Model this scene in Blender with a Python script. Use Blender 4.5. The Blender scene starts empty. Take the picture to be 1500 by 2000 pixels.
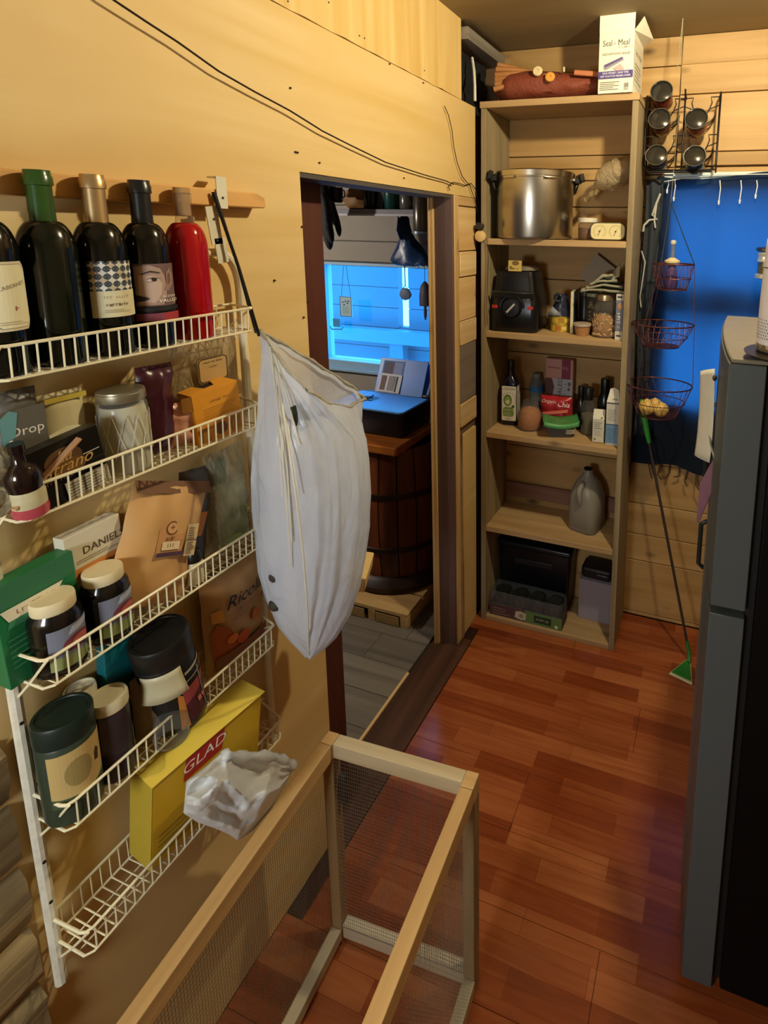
import bpy, bmesh, math, random
import numpy as np
from mathutils import Vector, Matrix, noise, Euler
random.seed(7)
PI = math.pi
sc = bpy.context.scene
COL = sc.collection

# ------------------------------------------------------------------ camera, world, light, exposure
CAM = Vector((1.0, 0.0, 1.85))
R = ((0.9514162, 0.30739021, 0.01784606), (0.06867565, -0.15534774, -0.9854698), (-0.30015142, 0.93881752, -0.16891058))
FOC, PPX, PPY = 1073.71, 1053.44, 635.67
cd = bpy.data.cameras.new('camera')
cam = bpy.data.objects.new('camera', cd); COL.objects.link(cam)
cd.sensor_fit = 'HORIZONTAL'; cd.sensor_width = 36.0
cd.lens = FOC * 36.0 / 1500.0
cd.shift_x = (750 - PPX) / 1500.0
cd.shift_y = (PPY - 1000) / 1500.0
cd.clip_start = 0.02
cam.matrix_world = Matrix(((R[0][0], -R[1][0], -R[2][0], CAM.x), (R[0][1], -R[1][1], -R[2][1], CAM.y),
                           (R[0][2], -R[1][2], -R[2][2], CAM.z), (0, 0, 0, 1)))
sc.camera = cam

def proj(p):
    d = Vector(p) - CAM; r = [R[i][0]*d.x + R[i][1]*d.y + R[i][2]*d.z for i in range(3)]
    return PPX + FOC*r[0]/r[2], PPY + FOC*r[1]/r[2]
def ray(u, v):
    a, b = (u - PPX) / FOC, (v - PPY) / FOC
    return Vector((R[0][0]*a + R[1][0]*b + R[2][0], R[0][1]*a + R[1][1]*b + R[2][1], R[0][2]*a + R[1][2]*b + R[2][2]))
def wx(u, v, x): d = ray(u, v); return CAM + d * ((x - CAM.x) / d.x)
def wy(u, v, y): d = ray(u, v); return CAM + d * ((y - CAM.y) / d.y)
def wz(u, v, z): d = ray(u, v); return CAM + d * ((z - CAM.z) / d.z)

world = bpy.data.worlds.new('world'); sc.world = world; world.use_nodes = True
bg = world.node_tree.nodes['Background']
bg.inputs[0].default_value = (0.095, 0.48, 1.0, 1); bg.inputs[1].default_value = 14.0
BULB = (1.10, 1.46, 2.585); BULB_STRENGTH = 1480.0; BULB_COLOR = (1.0, 0.88, 0.6)
vs = sc.view_settings
sc.display_settings.display_device = 'sRGB'
vs.view_transform = 'Standard'; vs.look = 'None'; vs.exposure = 0.0; vs.gamma = 1.0
try: vs.use_curve_mapping = False
except Exception: pass
sc.cycles.use_denoising = True
sc.cycles.max_bounces = 10; sc.cycles.transparent_max_bounces = 16
sc.cycles.sample_clamp_indirect = 6.0
sc.cycles.caustics_reflective = False; sc.cycles.caustics_refractive = False

# ------------------------------------------------------------------ materials
def lin(c):
    if isinstance(c, str):
        c = c.lstrip('#'); c = [int(c[i:i+2], 16) / 255 for i in (0, 2, 4)]
        return tuple((x / 12.92 if x <= 0.04045 else ((x + 0.055) / 1.055) ** 2.4) for x in c)
    return tuple(c)
MATS = {}
def newmat(name):
    m = bpy.data.materials.new(name); m.use_nodes = True
    return m, m.node_tree, m.node_tree.nodes['Principled BSDF']
def P(c, rough=0.6, metal=0.0, spec=0.5, trans=0.0, var=0.08, scale=30.0, bump=0.0, sheen=0.0, alpha=1.0, ior=1.45, subs=0.0):
    """principled material with slight procedural mottling"""
    key = ('P', c, rough, metal, spec, trans, var, scale, bump, sheen, alpha, ior, subs)
    if key in MATS: return MATS[key]
    m, nt, b = newmat('surface_%d' % len(MATS)); L = lin(c)
    b.inputs['Roughness'].default_value = rough; b.inputs['Metallic'].default_value = metal
    b.inputs['Specular IOR Level'].default_value = spec; b.inputs['IOR'].default_value = ior
    b.inputs['Transmission Weight'].default_value = trans; b.inputs['Alpha'].default_value = alpha
    if subs: b.inputs['Subsurface Weight'].default_value = subs; b.inputs['Subsurface Radius'].default_value = (.02, .02, .02)
    if sheen: b.inputs['Sheen Weight'].default_value = sheen
    tc = nt.nodes.new('ShaderNodeTexCoord'); no = nt.nodes.new('ShaderNodeTexNoise')
    no.inputs['Scale'].default_value = scale; no.inputs['Detail'].default_value = 4
    nt.links.new(tc.outputs['Object'], no.inputs['Vector'])
    mx = nt.nodes.new('ShaderNodeMix'); mx.data_type = 'RGBA'
    mx.inputs[6].default_value = (*[max(0, x * (1 - var)) for x in L], 1); mx.inputs[7].default_value = (*[min(1, x * (1 + var)) for x in L], 1)
    nt.links.new(no.outputs['Fac'], mx.inputs[0]); nt.links.new(mx.outputs[2], b.inputs['Base Color'])
    if bump:
        bp = nt.nodes.new('ShaderNodeBump'); bp.inputs['Strength'].default_value = bump; bp.inputs['Distance'].default_value = 0.01
        nt.links.new(no.outputs['Fac'], bp.inputs['Height']); nt.links.new(bp.outputs[0], b.inputs['Normal'])
    MATS[key] = m; return m
def wood(c1, c2, axis=0, rough=0.55, fine=1.0, knots=0.0, bump=0.15, rnd=0.25, stain=None):
    """procedural timber: stretched grain along an axis, random tone per object, optional knots and stains"""
    key = ('W', c1, c2, axis, rough, fine, knots, bump, rnd, stain)
    if key in MATS: return MATS[key]
    m, nt, b = newmat('wood_%d' % len(MATS)); N = nt.nodes.new; LK = nt.links.new
    tc = N('ShaderNodeTexCoord'); mp = N('ShaderNodeMapping')
    s = [26 * fine] * 3; s[axis] = 1.3 * fine; mp.inputs['Scale'].default_value = s
    oi = N('ShaderNodeObjectInfo'); ad = N('ShaderNodeVectorMath'); ad.operation = 'MULTIPLY_ADD'
    ad.inputs[1].default_value = (1, 1, 1)
    cmb = N('ShaderNodeCombineXYZ')
    for i in range(3): LK(oi.outputs['Random'], cmb.inputs[i])
    sc_ = N('ShaderNodeVectorMath'); sc_.operation = 'SCALE'; sc_.inputs['Scale'].default_value = 9.0
    LK(cmb.outputs[0], sc_.inputs[0])
    LK(tc.outputs['Object'], ad.inputs[0]); LK(sc_.outputs[0], ad.inputs[2]); LK(ad.outputs[0], mp.inputs['Vector'])
    no = N('ShaderNodeTexNoise'); no.inputs['Scale'].default_value = 1.0; no.inputs['Detail'].default_value = 6; no.inputs['Distortion'].default_value = 0.6
    LK(mp.outputs[0], no.inputs['Vector'])
    rp = N('ShaderNodeValToRGB'); a, d = lin(c1), lin(c2)
    rp.color_ramp.elements[0].position = 0.3; rp.color_ramp.elements[0].color = (*a, 1)
    rp.color_ramp.elements[1].position = 0.72; rp.color_ramp.elements[1].color = (*d, 1)
    LK(no.outputs['Fac'], rp.inputs[0]); col = rp.outputs[0]
    if knots:
        vo = N('ShaderNodeTexVoronoi'); vo.inputs['Scale'].default_value = 1.0
        mk = N('ShaderNodeMapping'); ks = [7.0] * 3; ks[axis] = 3.2; mk.inputs['Scale'].default_value = ks
        LK(ad.outputs[0], mk.inputs['Vector']); LK(mk.outputs[0], vo.inputs['Vector'])
        kr = N('ShaderNodeValToRGB'); kr.color_ramp.elements[0].position = 0.03; kr.color_ramp.elements[0].color = (knots, knots, knots, 1)
        kr.color_ramp.elements[1].position = 0.14; kr.color_ramp.elements[1].color = (0, 0, 0, 1)
        LK(vo.outputs['Distance'], kr.inputs[0])
        mk2 = N('ShaderNodeMix'); mk2.data_type = 'RGBA'; mk2.inputs[7].default_value = (*[x * 0.25 for x in a], 1)
        LK(kr.outputs[0], mk2.inputs[0]); LK(col, mk2.inputs[6]); col = mk2.outputs[2]
    if stain:
        n2 = N('ShaderNodeTexNoise'); n2.inputs['Scale'].default_value = 2.2; n2.inputs['Detail'].default_value = 5
        LK(tc.outputs['Object'], n2.inputs['Vector'])
        r2 = N('ShaderNodeValToRGB'); r2.color_ramp.elements[0].position = 0.42; r2.color_ramp.elements[1].position = 0.66
        LK(n2.outputs['Fac'], r2.inputs[0])
        m2 = N('ShaderNodeMix'); m2.data_type = 'RGBA'; m2.inputs[7].default_value = (*lin(stain), 1)
        LK(r2.outputs[0], m2.inputs[0]); LK(col, m2.inputs[6]); col = m2.outputs[2]
    if rnd:
        mr = N('ShaderNodeMapRange'); mr.inputs['To Min'].default_value = 1 - rnd; mr.inputs['To Max'].default_value = 1 + rnd * 0.4
        LK(oi.outputs['Random'], mr.inputs['Value'])
        ml = N('ShaderNodeVectorMath'); ml.operation = 'SCALE'; LK(col, ml.inputs[0]); LK(mr.outputs[0], ml.inputs['Scale']); col = ml.outputs[0]
    LK(col, b.inputs['Base Color']); b.inputs['Roughness'].default_value = rough; b.inputs['Specular IOR Level'].default_value = 0.3
    if bump:
        bp = N('ShaderNodeBump'); bp.inputs['Strength'].default_value = bump; bp.inputs['Distance'].default_value = 0.004
        LK(no.outputs['Fac'], bp.inputs['Height']); LK(bp.outputs[0], b.inputs['Normal'])
    MATS[key] = m; return m
def glass(tint=(0.9, 0.93, 0.9), clear=0.75, rough=0.05):
    """thin clear wall: mostly transparent with a glossy coat"""
    key = ('G', tint, clear, rough)
    if key in MATS: return MATS[key]
    m = bpy.data.materials.new('clear_%d' % len(MATS)); m.use_nodes = True; nt = m.node_tree; nt.nodes.clear(); N = nt.nodes.new
    o = N('ShaderNodeOutputMaterial'); t = N('ShaderNodeBsdfTransparent'); t.inputs[0].default_value = (*tint, 1)
    g = N('ShaderNodeBsdfPrincipled'); g.inputs['Base Color'].default_value = (*[x * .3 for x in tint], 1); g.inputs['Roughness'].default_value = rough
    lw = N('ShaderNodeLayerWeight'); fr = N('ShaderNodeMath'); fr.operation = 'POWER'; fr.inputs[1].default_value = 3.0; nt.links.new(lw.outputs['Facing'], fr.inputs[0])
    mr = N('ShaderNodeMapRange'); mr.inputs['To Min'].default_value = 1 - clear; mr.inputs['To Max'].default_value = 0.75
    nt.links.new(fr.outputs[0], mr.inputs['Value'])
    mx = N('ShaderNodeMixShader'); nt.links.new(mr.outputs[0], mx.inputs[0]); nt.links.new(t.outputs[0], mx.inputs[1]); nt.links.new(g.outputs[0], mx.inputs[2])
    nt.links.new(mx.outputs[0], o.inputs[0]); MATS[key] = m; return m
def film(c, transl=0.5, clear=0.2, rough=0.35, wrinkle=0.4, scale=22.0, ccol=(0.95, 0.95, 0.95), tcol=None):
    """thin translucent sheet (bin bag, curtain cloth, poly pouch)"""
    key = ('F', c, transl, clear, rough, wrinkle, scale, ccol, tcol)
    if key in MATS: return MATS[key]
    m = bpy.data.materials.new('film_%d' % len(MATS)); m.use_nodes = True; nt = m.node_tree; nt.nodes.clear(); N = nt.nodes.new; LK = nt.links.new
    L = lin(c); o = N('ShaderNodeOutputMaterial'); b = N('ShaderNodeBsdfPrincipled'); b.inputs['Base Color'].default_value = (*L, 1); b.inputs['Roughness'].default_value = rough
    tr = N('ShaderNodeBsdfTranslucent'); tr.inputs[0].default_value = (*lin(tcol or c), 1)
    tp = N('ShaderNodeBsdfTransparent'); tp.inputs[0].default_value = (*ccol, 1)
    tc = N('ShaderNodeTexCoord'); no = N('ShaderNodeTexNoise'); no.inputs['Scale'].default_value = scale; no.inputs['Detail'].default_value = 6; no.inputs['Distortion'].default_value = 1.0
    mp = N('ShaderNodeMapping'); mp.inputs['Scale'].default_value = (1, 1, 0.45); LK(tc.outputs['Object'], mp.inputs[0]); LK(mp.outputs[0], no.inputs['Vector'])
    bp = N('ShaderNodeBump'); bp.inputs['Strength'].default_value = wrinkle; bp.inputs['Distance'].default_value = 0.02
    LK(no.outputs['Fac'], bp.inputs['Height']); LK(bp.outputs[0], b.inputs['Normal'])
    m1 = N('ShaderNodeMixShader'); m1.inputs[0].default_value = transl; LK(b.outputs[0], m1.inputs[1]); LK(tr.outputs[0], m1.inputs[2])
    m2 = N('ShaderNodeMixShader'); m2.inputs[0].default_value = clear; LK(m1.outputs[0], m2.inputs[1]); LK(tp.outputs[0], m2.inputs[2])
    LK(m2.outputs[0], o.inputs[0]); MATS[key] = m; return m
def laminate():
    m, nt, b = newmat('laminate'); N = nt.nodes.new; LK = nt.links.new
    tc = N('ShaderNodeTexCoord'); br = N('ShaderNodeTexBrick')
    br.inputs['Scale'].default_value = 1.0; br.inputs['Brick Width'].default_value = 0.31; br.inputs['Row Height'].default_value = 0.065
    br.inputs['Mortar Size'].default_value = 0.0008; br.offset = 0.37; br.offset_frequency = 2
    br.inputs['Color1'].default_value = (0, 0, 0, 1); br.inputs['Color2'].default_value = (1, 1, 1, 1); br.inputs['Mortar'].default_value = (0.1, 0.1, 0.1, 1); br.inputs['Bias'].default_value = -0.1
    LK(tc.outputs['Object'], br.inputs['Vector'])
    mp = N('ShaderNodeMapping'); mp.inputs['Scale'].default_value = (2.5, 34, 34); LK(tc.outputs['Object'], mp.inputs[0])
    no = N('ShaderNodeTexNoise'); no.inputs['Scale'].default_value = 1.0; no.inputs['Detail'].default_value = 7; no.inputs['Distortion'].default_value = 1.2; LK(mp.outputs[0], no.inputs[0])
    mx = N('ShaderNodeMath'); mx.operation = 'MULTIPLY_ADD'; mx.inputs[1].default_value = 0.5
    sh = N('ShaderNodeMath'); sh.operation = 'MULTIPLY'; sh.inputs[1].default_value = 0.62; LK(no.outputs[0], sh.inputs[0])
    LK(br.outputs['Color'], mx.inputs[0]); LK(sh.outputs[0], mx.inputs[2])
    rp = N('ShaderNodeValToRGB'); e = rp.color_ramp.elements
    e[0].position = 0.1; e[0].color = (0.15, 0.028, 0.008, 1); e[1].position = 0.85; e[1].color = (0.42, 0.135, 0.042, 1)
    k = e.new(0.45); k.color = (0.26, 0.058, 0.015, 1)
    LK(mx.outputs[0], rp.inputs[0]); LK(rp.outputs[0], b.inputs['Base Color'])
    b.inputs['Roughness'].default_value = 0.2; b.inputs['Specular IOR Level'].default_value = 0.5
    bp = N('ShaderNodeBump'); bp.inputs['Strength'].default_value = 0.06; bp.inputs['Distance'].default_value = 0.003; LK(no.outputs[0], bp.inputs['Height']); LK(bp.outputs[0], b.inputs['Normal'])
    return m
def emit(c, s):
    m = bpy.data.materials.new('lamp_glow'); m.use_nodes = True; nt = m.node_tree; nt.nodes.clear()
    o = nt.nodes.new('ShaderNodeOutputMaterial'); e = nt.nodes.new('ShaderNodeEmission'); e.inputs[0].default_value = (*c, 1); e.inputs[1].default_value = s
    nt.links.new(e.outputs[0], o.inputs[0]); return m

PLY = wood('#cfae6a', '#e0c48e', 1, 0.6, 0.5, 0, 0.06, 0.05, '#d5b475')
PLYTOP = wood('#caa45c', '#e2c384', 2, 0.6, 0.6, 0, 0.08, 0.05)
PINE = wood('#a8824c', '#c6a068', 0, 0.55, 0.6, 0.9, 0.1, 0.16)
PINEY = wood('#cfa368', '#e4c48e', 1, 0.6, 0.8, 0.6, 0.12, 0.25)
PINEV = wood('#c39a62', '#d9ba86', 2, 0.6, 0.9, 0.5, 0.12, 0.12)
SHELFW = wood('#a5855a', '#c2a274', 0, 0.6, 0.8, 0.6, 0.12, 0.12)
SIDEW = wood('#7d6d50', '#a2906c', 2, 0.65, 0.9, 0.3, 0.15, 0.08)
RAILX = wood('#b08a55', '#d2ae76', 0, 0.6, 0.9, 0.4, 0.15, 0.15)
RAILY = wood('#b08a55', '#d2ae76', 1, 0.6, 0.9, 0.4, 0.15, 0.15)
POSTZ = wood('#8a6c45', '#b08f60', 2, 0.65, 0.9, 0.3, 0.2, 0.15)
DARKZ = wood('#57403a', '#73584e', 2, 0.6, 0.7, 0, 0.1, 0.1)
REDWZ = wood('#45231b', '#5c3226', 2, 0.6, 0.7, 0, 0.1, 0.1)
BLACK = P('#141414', 0.35)
CREAMW = P('#e9e2c4', 0.35, var=0.04)
STEEL = P('#c9c2b4', 0.3, 1.0, var=0.12, scale=6)
CHROME = P('#d8d8d8', 0.15, 1.0)

# ------------------------------------------------------------------ mesh helpers
class MB:
    def __init__(s): s.v = []; s.f = []; s.m = []
    def add(s, vs, fs, mi=0):
        n = len(s.v); s.v += [tuple(p) for p in vs]; s.f += [tuple(i + n for i in f) for f in fs]; s.m += [mi] * len(fs); return s
    def box(s, x0, y0, z0, x1, y1, z1, mi=0):
        return s.add([(x0,y0,z0),(x1,y0,z0),(x1,y1,z0),(x0,y1,z0),(x0,y0,z1),(x1,y0,z1),(x1,y1,z1),(x0,y1,z1)],
                     [(0,3,2,1),(4,5,6,7),(0,1,5,4),(1,2,6,5),(2,3,7,6),(3,0,4,7)], mi)
    def obox(s, c, size, rot=(0,0,0), mi=0):
        M = Euler(rot).to_matrix(); c = Vector(c); h = [a / 2 for a in size]
        return s.add([c + M @ Vector((sx*h[0], sy*h[1], sz*h[2])) for sz in (-1,1) for sx, sy in ((-1,-1),(1,-1),(1,1),(-1,1))],
                     [(0,3,2,1),(4,5,6,7),(0,1,5,4),(1,2,6,5),(2,3,7,6),(3,0,4,7)], mi)
    def tube(s, pts, r, n=6, mi=0, closed=False, cap=True):
        pts = [Vector(p) for p in pts]; N = len(pts); rs = r if isinstance(r, (list, tuple)) else [r] * N
        vs = []; up = None
        for i, p in enumerate(pts):
            a = pts[i-1] if (i > 0 or closed) else p; b = pts[(i+1) % N] if (i < N-1 or closed) else p
            d = (b - a); d = d.normalized() if d.length > 1e-9 else Vector((0,0,1))
            if up is None: up = d.orthogonal().normalized()
            up = (up - d * up.dot(d)); up = up.normalized() if up.length > 1e-6 else d.orthogonal().normalized()
            w = d.cross(up)
            vs += [p + (up * math.cos(2*PI*k/n) + w * math.sin(2*PI*k/n)) * rs[i] for k in range(n)]
        fs = []
        for i in range(N if closed else N-1):
            j = (i+1) % N
            fs += [(i*n+k, i*n+(k+1)%n, j*n+(k+1)%n, j*n+k) for k in range(n)]
        if cap and not closed: fs += [tuple(range(n-1,-1,-1)), tuple((N-1)*n+k for k in range(n))]
        return s.add(vs, fs, mi)
    def lathe(s, prof, c=(0,0,0), n=24, mi=0, sx=1.0, sy=1.0, cap=True):
        vs = []; fs = []; c = Vector(c)
        for r, z in prof: vs += [(c.x + r*sx*math.cos(2*PI*k/n), c.y + r*sy*math.sin(2*PI*k/n), c.z + z) for k in range(n)]
        for i in range(len(prof)-1): fs += [(i*n+k, i*n+(k+1)%n, (i+1)*n+(k+1)%n, (i+1)*n+k) for k in range(n)]
        if cap:
            if prof[0][0] > 1e-5: fs.append(tuple(range(n-1,-1,-1)))
            if prof[-1][0] > 1e-5: fs.append(tuple((len(prof)-1)*n+k for k in range(n)))
        return s.add(vs, fs, mi)
    def loft(s, loops, mi=0, cap=True, closed=True):
        n = len(loops[0]); vs = [p for l in loops for p in l]; fs = []; kk = n if closed else n-1
        for i in range(len(loops)-1): fs += [(i*n+k, i*n+(k+1)%n, (i+1)*n+(k+1)%n, (i+1)*n+k) for k in range(kk)]
        if cap and closed: fs += [tuple(range(n-1,-1,-1)), tuple((len(loops)-1)*n+k for k in range(n))]
        return s.add(vs, fs, mi)
    def prism(s, poly, z0, z1, mi=0):
        n = len(poly); vs = [(x,y,z0) for x,y in poly] + [(x,y,z1) for x,y in poly]
        return s.add(vs, [tuple(range(n-1,-1,-1)), tuple(range(n,2*n))] + [(k,(k+1)%n,n+(k+1)%n,n+k) for k in range(n)], mi)
    def grid(s, fn, nu, nv, mi=0):
        vs = [fn(i/nu, j/nv) for j in range(nv+1) for i in range(nu+1)]
        return s.add(vs, [(j*(nu+1)+i, j*(nu+1)+i+1, (j+1)*(nu+1)+i+1, (j+1)*(nu+1)+i) for j in range(nv) for i in range(nu)], mi)
    def sphere(s, c, r, nu=14, nv=9, mi=0, sq=(1,1,1), amp=0.0, fr=8.0):
        c = Vector(c); loops = []
        for j in range(nv+1):
            t = PI*j/nv; loops.append([])
            for i in range(nu):
                d = Vector((math.sin(t)*math.cos(2*PI*i/nu), math.sin(t)*math.sin(2*PI*i/nu), -math.cos(t)))
                k = 1 + (amp * noise.noise(d * fr * 0.3 + c * 7) if amp else 0)
                loops[-1].append(c + Vector((d.x*sq[0], d.y*sq[1], d.z*sq[2])) * (r * k))
        return s.loft(loops, mi, cap=False)
    def xf(s, M): s.v = [tuple(M @ Vector(p)) for p in s.v]; return s
    def build(s, name, mats, parent=None, smooth=35, bevel=0.0, solid=0.0, sub=0, kind=None):
        me = bpy.data.meshes.new(name); me.from_pydata(s.v, [], s.f)
        if not isinstance(mats, (list, tuple)): mats = [mats]
        for m in mats: me.materials.append(m)
        me.polygons.foreach_set('material_index', s.m); me.update()
        if smooth:
            me.polygons.foreach_set('use_smooth', [True]*len(me.polygons))
            try: me.set_sharp_from_angle(angle=math.radians(smooth))
            except Exception: pass
        o = bpy.data.objects.new(name, me); COL.objects.link(o)
        if parent: o.parent = parent
        if solid: q = o.modifiers.new('solid', 'SOLIDIFY'); q.thickness = solid; q.offset = 0
        if bevel: q = o.modifiers.new('bevel', 'BEVEL'); q.width = bevel; q.segments = 2; q.limit_method = 'ANGLE'
        if sub: q = o.modifiers.new('sub', 'SUBSURF'); q.levels = sub; q.render_levels = sub
        if kind: o['kind'] = kind
        return o
def thing(name, label, cat, loc=(0,0,0), rz=0.0, group=None, rot=None):
    o = bpy.data.objects.new(name, None); COL.objects.link(o); o.empty_display_size = 0.05
    o.location = loc; o.rotation_euler = rot if rot else (0,0,rz); o['label'] = label; o['category'] = cat
    if group: o['group'] = group
    return o
def tag(o, label, cat, group=None, loc=None, rz=None):
    o['label'] = label; o['category'] = cat
    if group: o['group'] = group
    if loc is not None: o.location = loc
    if rz is not None: o.rotation_euler = (0,0,rz)
    return o
def struct(o): o['kind'] = 'structure'; return o
def arc(cx, cy, r, a0, a1, n): return [(cx + r*math.cos(a0+(a1-a0)*i/n), cy + r*math.sin(a0+(a1-a0)*i/n)) for i in range(n+1)]
def rrect(x0, y0, x1, y1, r, n=4):
    return arc(x1-r, y0+r, r, -PI/2, 0, n) + arc(x1-r, y1-r, r, 0, PI/2, n) + arc(x0+r, y1-r, r, PI/2, PI, n) + arc(x0+r, y0+r, r, PI, 1.5*PI, n)

# ---- flat print and lettering: convex polygons and text laid on a face
_txt = {}
def text_geo(t, shear=0.0):
    if (t, shear) in _txt: return _txt[(t, shear)]
    cu = bpy.data.curves.new('t', 'FONT'); cu.body = t; cu.size = 1.0; cu.align_x = 'CENTER'; cu.align_y = 'CENTER'; cu.resolution_u = 2; cu.shear = shear
    ob = bpy.data.objects.new('t', cu); COL.objects.link(ob); dg = bpy.context.evaluated_depsgraph_get()
    me = ob.evaluated_get(dg).to_mesh(); r = ([tuple(v.co) for v in me.vertices], [tuple(p.vertices) for p in me.polygons])
    ob.evaluated_get(dg).to_mesh_clear(); bpy.data.objects.remove(ob); bpy.data.curves.remove(cu); _txt[(t, shear)] = r; return r
def clip_col(poly, a, b):
    def cut(p, k, s):
        o = []
        for i in range(len(p)):
            q, w = p[i], p[(i+1) % len(p)]; dq, dw = s*(q[0]-k), s*(w[0]-k)
            if dq >= 0: o.append(q)
            if dq*dw < 0: t = dq/(dq-dw); o.append((k, q[1]+t*(w[1]-q[1])))
        return o
    p = cut(poly, a, 1)
    return cut(p, b, -1) if len(p) > 2 else []
class Print:
    """u to the right, v up; fn(u, v, lift) maps to the surface"""
    def __init__(s, fn, step=None): s.fn = fn; s.mb = MB(); s.mats = []; s.k = 0; s.step = step
    def mi(s, m):
        if isinstance(m, str): m = P(m, 0.6, var=0.03)
        if m not in s.mats: s.mats.append(m)
        return s.mats.index(m)
    def poly(s, pts, m):
        s.k += 1; e = 0.0004 + 0.00025*s.k; k = s.mi(m); cols = [pts]
        if s.step:
            x0 = min(p[0] for p in pts); x1 = max(p[0] for p in pts); n = max(1, int((x1-x0)/s.step+.99)); d = (x1-x0)/n
            cols = [clip_col(pts, x0+i*d, x0+(i+1)*d) for i in range(n)]
        for p in cols:
            if len(p) > 2: s.mb.add([s.fn(u, v, e) for u, v in p], [tuple(range(len(p)))], k)
        return s
    def rect(s, u0, v0, u1, v1, m): return s.poly([(u0,v0),(u1,v0),(u1,v1),(u0,v1)], m)
    def ell(s, cu, cv, ru, rv, m, n=18): return s.poly([(cu+ru*math.cos(2*PI*i/n), cv+rv*math.sin(2*PI*i/n)) for i in range(n)], m)
    def text(s, t, cu, cv, size, m, shear=0.0, rot=0.0, wide=1.0):
        s.k += 1; e = 0.0004 + 0.00025*s.k; vs, fs = text_geo(t, shear); c, q = math.cos(rot), math.sin(rot)
        s.mb.add([s.fn(cu+(x*wide*c-y*q)*size, cv+(x*wide*q+y*c)*size, e) for x, y, z in vs], fs, s.mi(m)); return s
    def lines(s, u0, v0, u1, v1, n, m, frac=0.35, seed=1):
        rn = random.Random(seed); h = (v1-v0)/n
        for i in range(n):
            w = u1 - (u1-u0)*rn.random()*0.35; s.rect(u0, v0+i*h, w, v0+(i+frac)*h, m); s.k -= 1
        s.k += 1; return s
    def marks(s, words, cu, cv, size, m, shear=0.0, rot=0.0, wide=1.0):
        """small print too fine to read: one stroke group per letter, words given by their lengths"""
        total = sum(words) + len(words) - 1; rn = random.Random(total * 7 + int(cv * 10000)); w = size * .5 * wide; x = -total * w / 2; c, q = math.cos(rot), math.sin(rot)
        for count in words:
            for letter in range(count):
                h = size * (.30 + .12 * rn.random()); b = size * .30
                for x0, y0, x1, y1 in ((x, -b, x + w * .22, -b + h * 1.5), (x + w * .22, -b + h * rn.choice((0, .7, 1.2)), x + w * .75, -b + h * .22 + h * rn.choice((0, .7, 1.2)))):
                    y1 = max(y1, y0 + size * .08); s.poly([(cu + g * c - d * q, cv + g * q + d * c) for g, d in ((x0, y0), (x1, y0), (x1, y1), (x0, y1))], m); s.k -= 1
                x += w
            x += w
        s.k += 1; return s
    def build(s, parent, name='printed_label'): return s.mb.build(name, s.mats, parent, smooth=0)
def flat(y, x=0.0, z=0.0): return lambda u, v, e: (x+u, y-e, z+v)
def side_r(x, y=0.0, z=0.0): return lambda u, v, e: (x+e, y+u, z+v)
def top_f(z, x=0.0, y=0.0): return lambda u, v, e: (x+u, y+v, z+e)
def cyl(r, z=0.0, a0=0.0): return lambda u, v, e: ((r+e)*math.sin(u/r+a0), -(r+e)*math.cos(u/r+a0), z+v)

TOROOM = PI/2        # turns a thing's front (local -y) towards +x, the room

def wbuild(mb, name, mats, parent, root=None, **k):
    r = root or parent; M = Matrix.LocRotScale(r.location, r.rotation_euler, None).inverted()
    mb.xf(M); return mb.build(name, mats, parent, **k)

# ================================================================== SETTING
# floor of laminate boards
m = MB(); m.box(-0.1, -1.0, -0.05, 1.8, 2.56, -0.008)
floor = struct(m.build('floor', P('#2a0f06', 0.7)))
LAM = laminate()
row = 0; y = -1.0
while y < 2.45:
    y1 = min(y + 0.195, 2.459); x = 0.001; cuts = [0.001 if (y1 < 1.13 or y > 2.03) else 0.052, 0.052 + [0.45, 1.1, 0.78, 1.3][row % 4], 1.798]
    if row % 4 == 0: cuts.insert(2, 1.62)
    for a, b in zip(cuts[:-1], cuts[1:]):
        q = MB(); q.box(a + 0.0006, y + 0.0006, -0.0079, b - 0.0006, y1 - 0.0006, 0.0)
        q.build('floor_plank', LAM, floor, smooth=0, bevel=0.0006)
    y = y1; row += 1
m = MB(); m.box(-0.115, 1.12, -0.05, 0.05, 2.04, 0.004); m.box(-0.128, 1.30, -0.05, -0.116, 1.78, 0.007, 1)
struct(m.build('trim_1', [wood('#3a251a', '#57392a', 1, 0.5, 0.8, 0, 0.15, 0.0), PINEY], bevel=0.002))
# far room floor of grey vinyl boards
m = MB(); m.box(-2.4, 0.3, -0.06, -0.1, 2.8, -0.012); f2 = struct(m.build('floor', P('#332d28', 0.8)))
VIN = wood('#5e5850', '#837b70', 0, 0.45, 0.7, 0, 0.1, 0.2)
yy = 0.3; r2 = 0
while yy < 2.74:
    y1 = min(yy + 0.15, 2.75); c = [-2.4, -1.5 + 0.3 * (r2 % 3), -0.6 + 0.12 * (r2 % 4), -0.129]
    for a, b in zip(c[:-1], c[1:]):
        q = MB(); q.box(a + .001, yy + .001, -0.0119, b - .001, y1 - .001, -0.002); q.build('vinyl_plank', VIN, f2, smooth=0)
    yy = y1; r2 += 1

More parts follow.
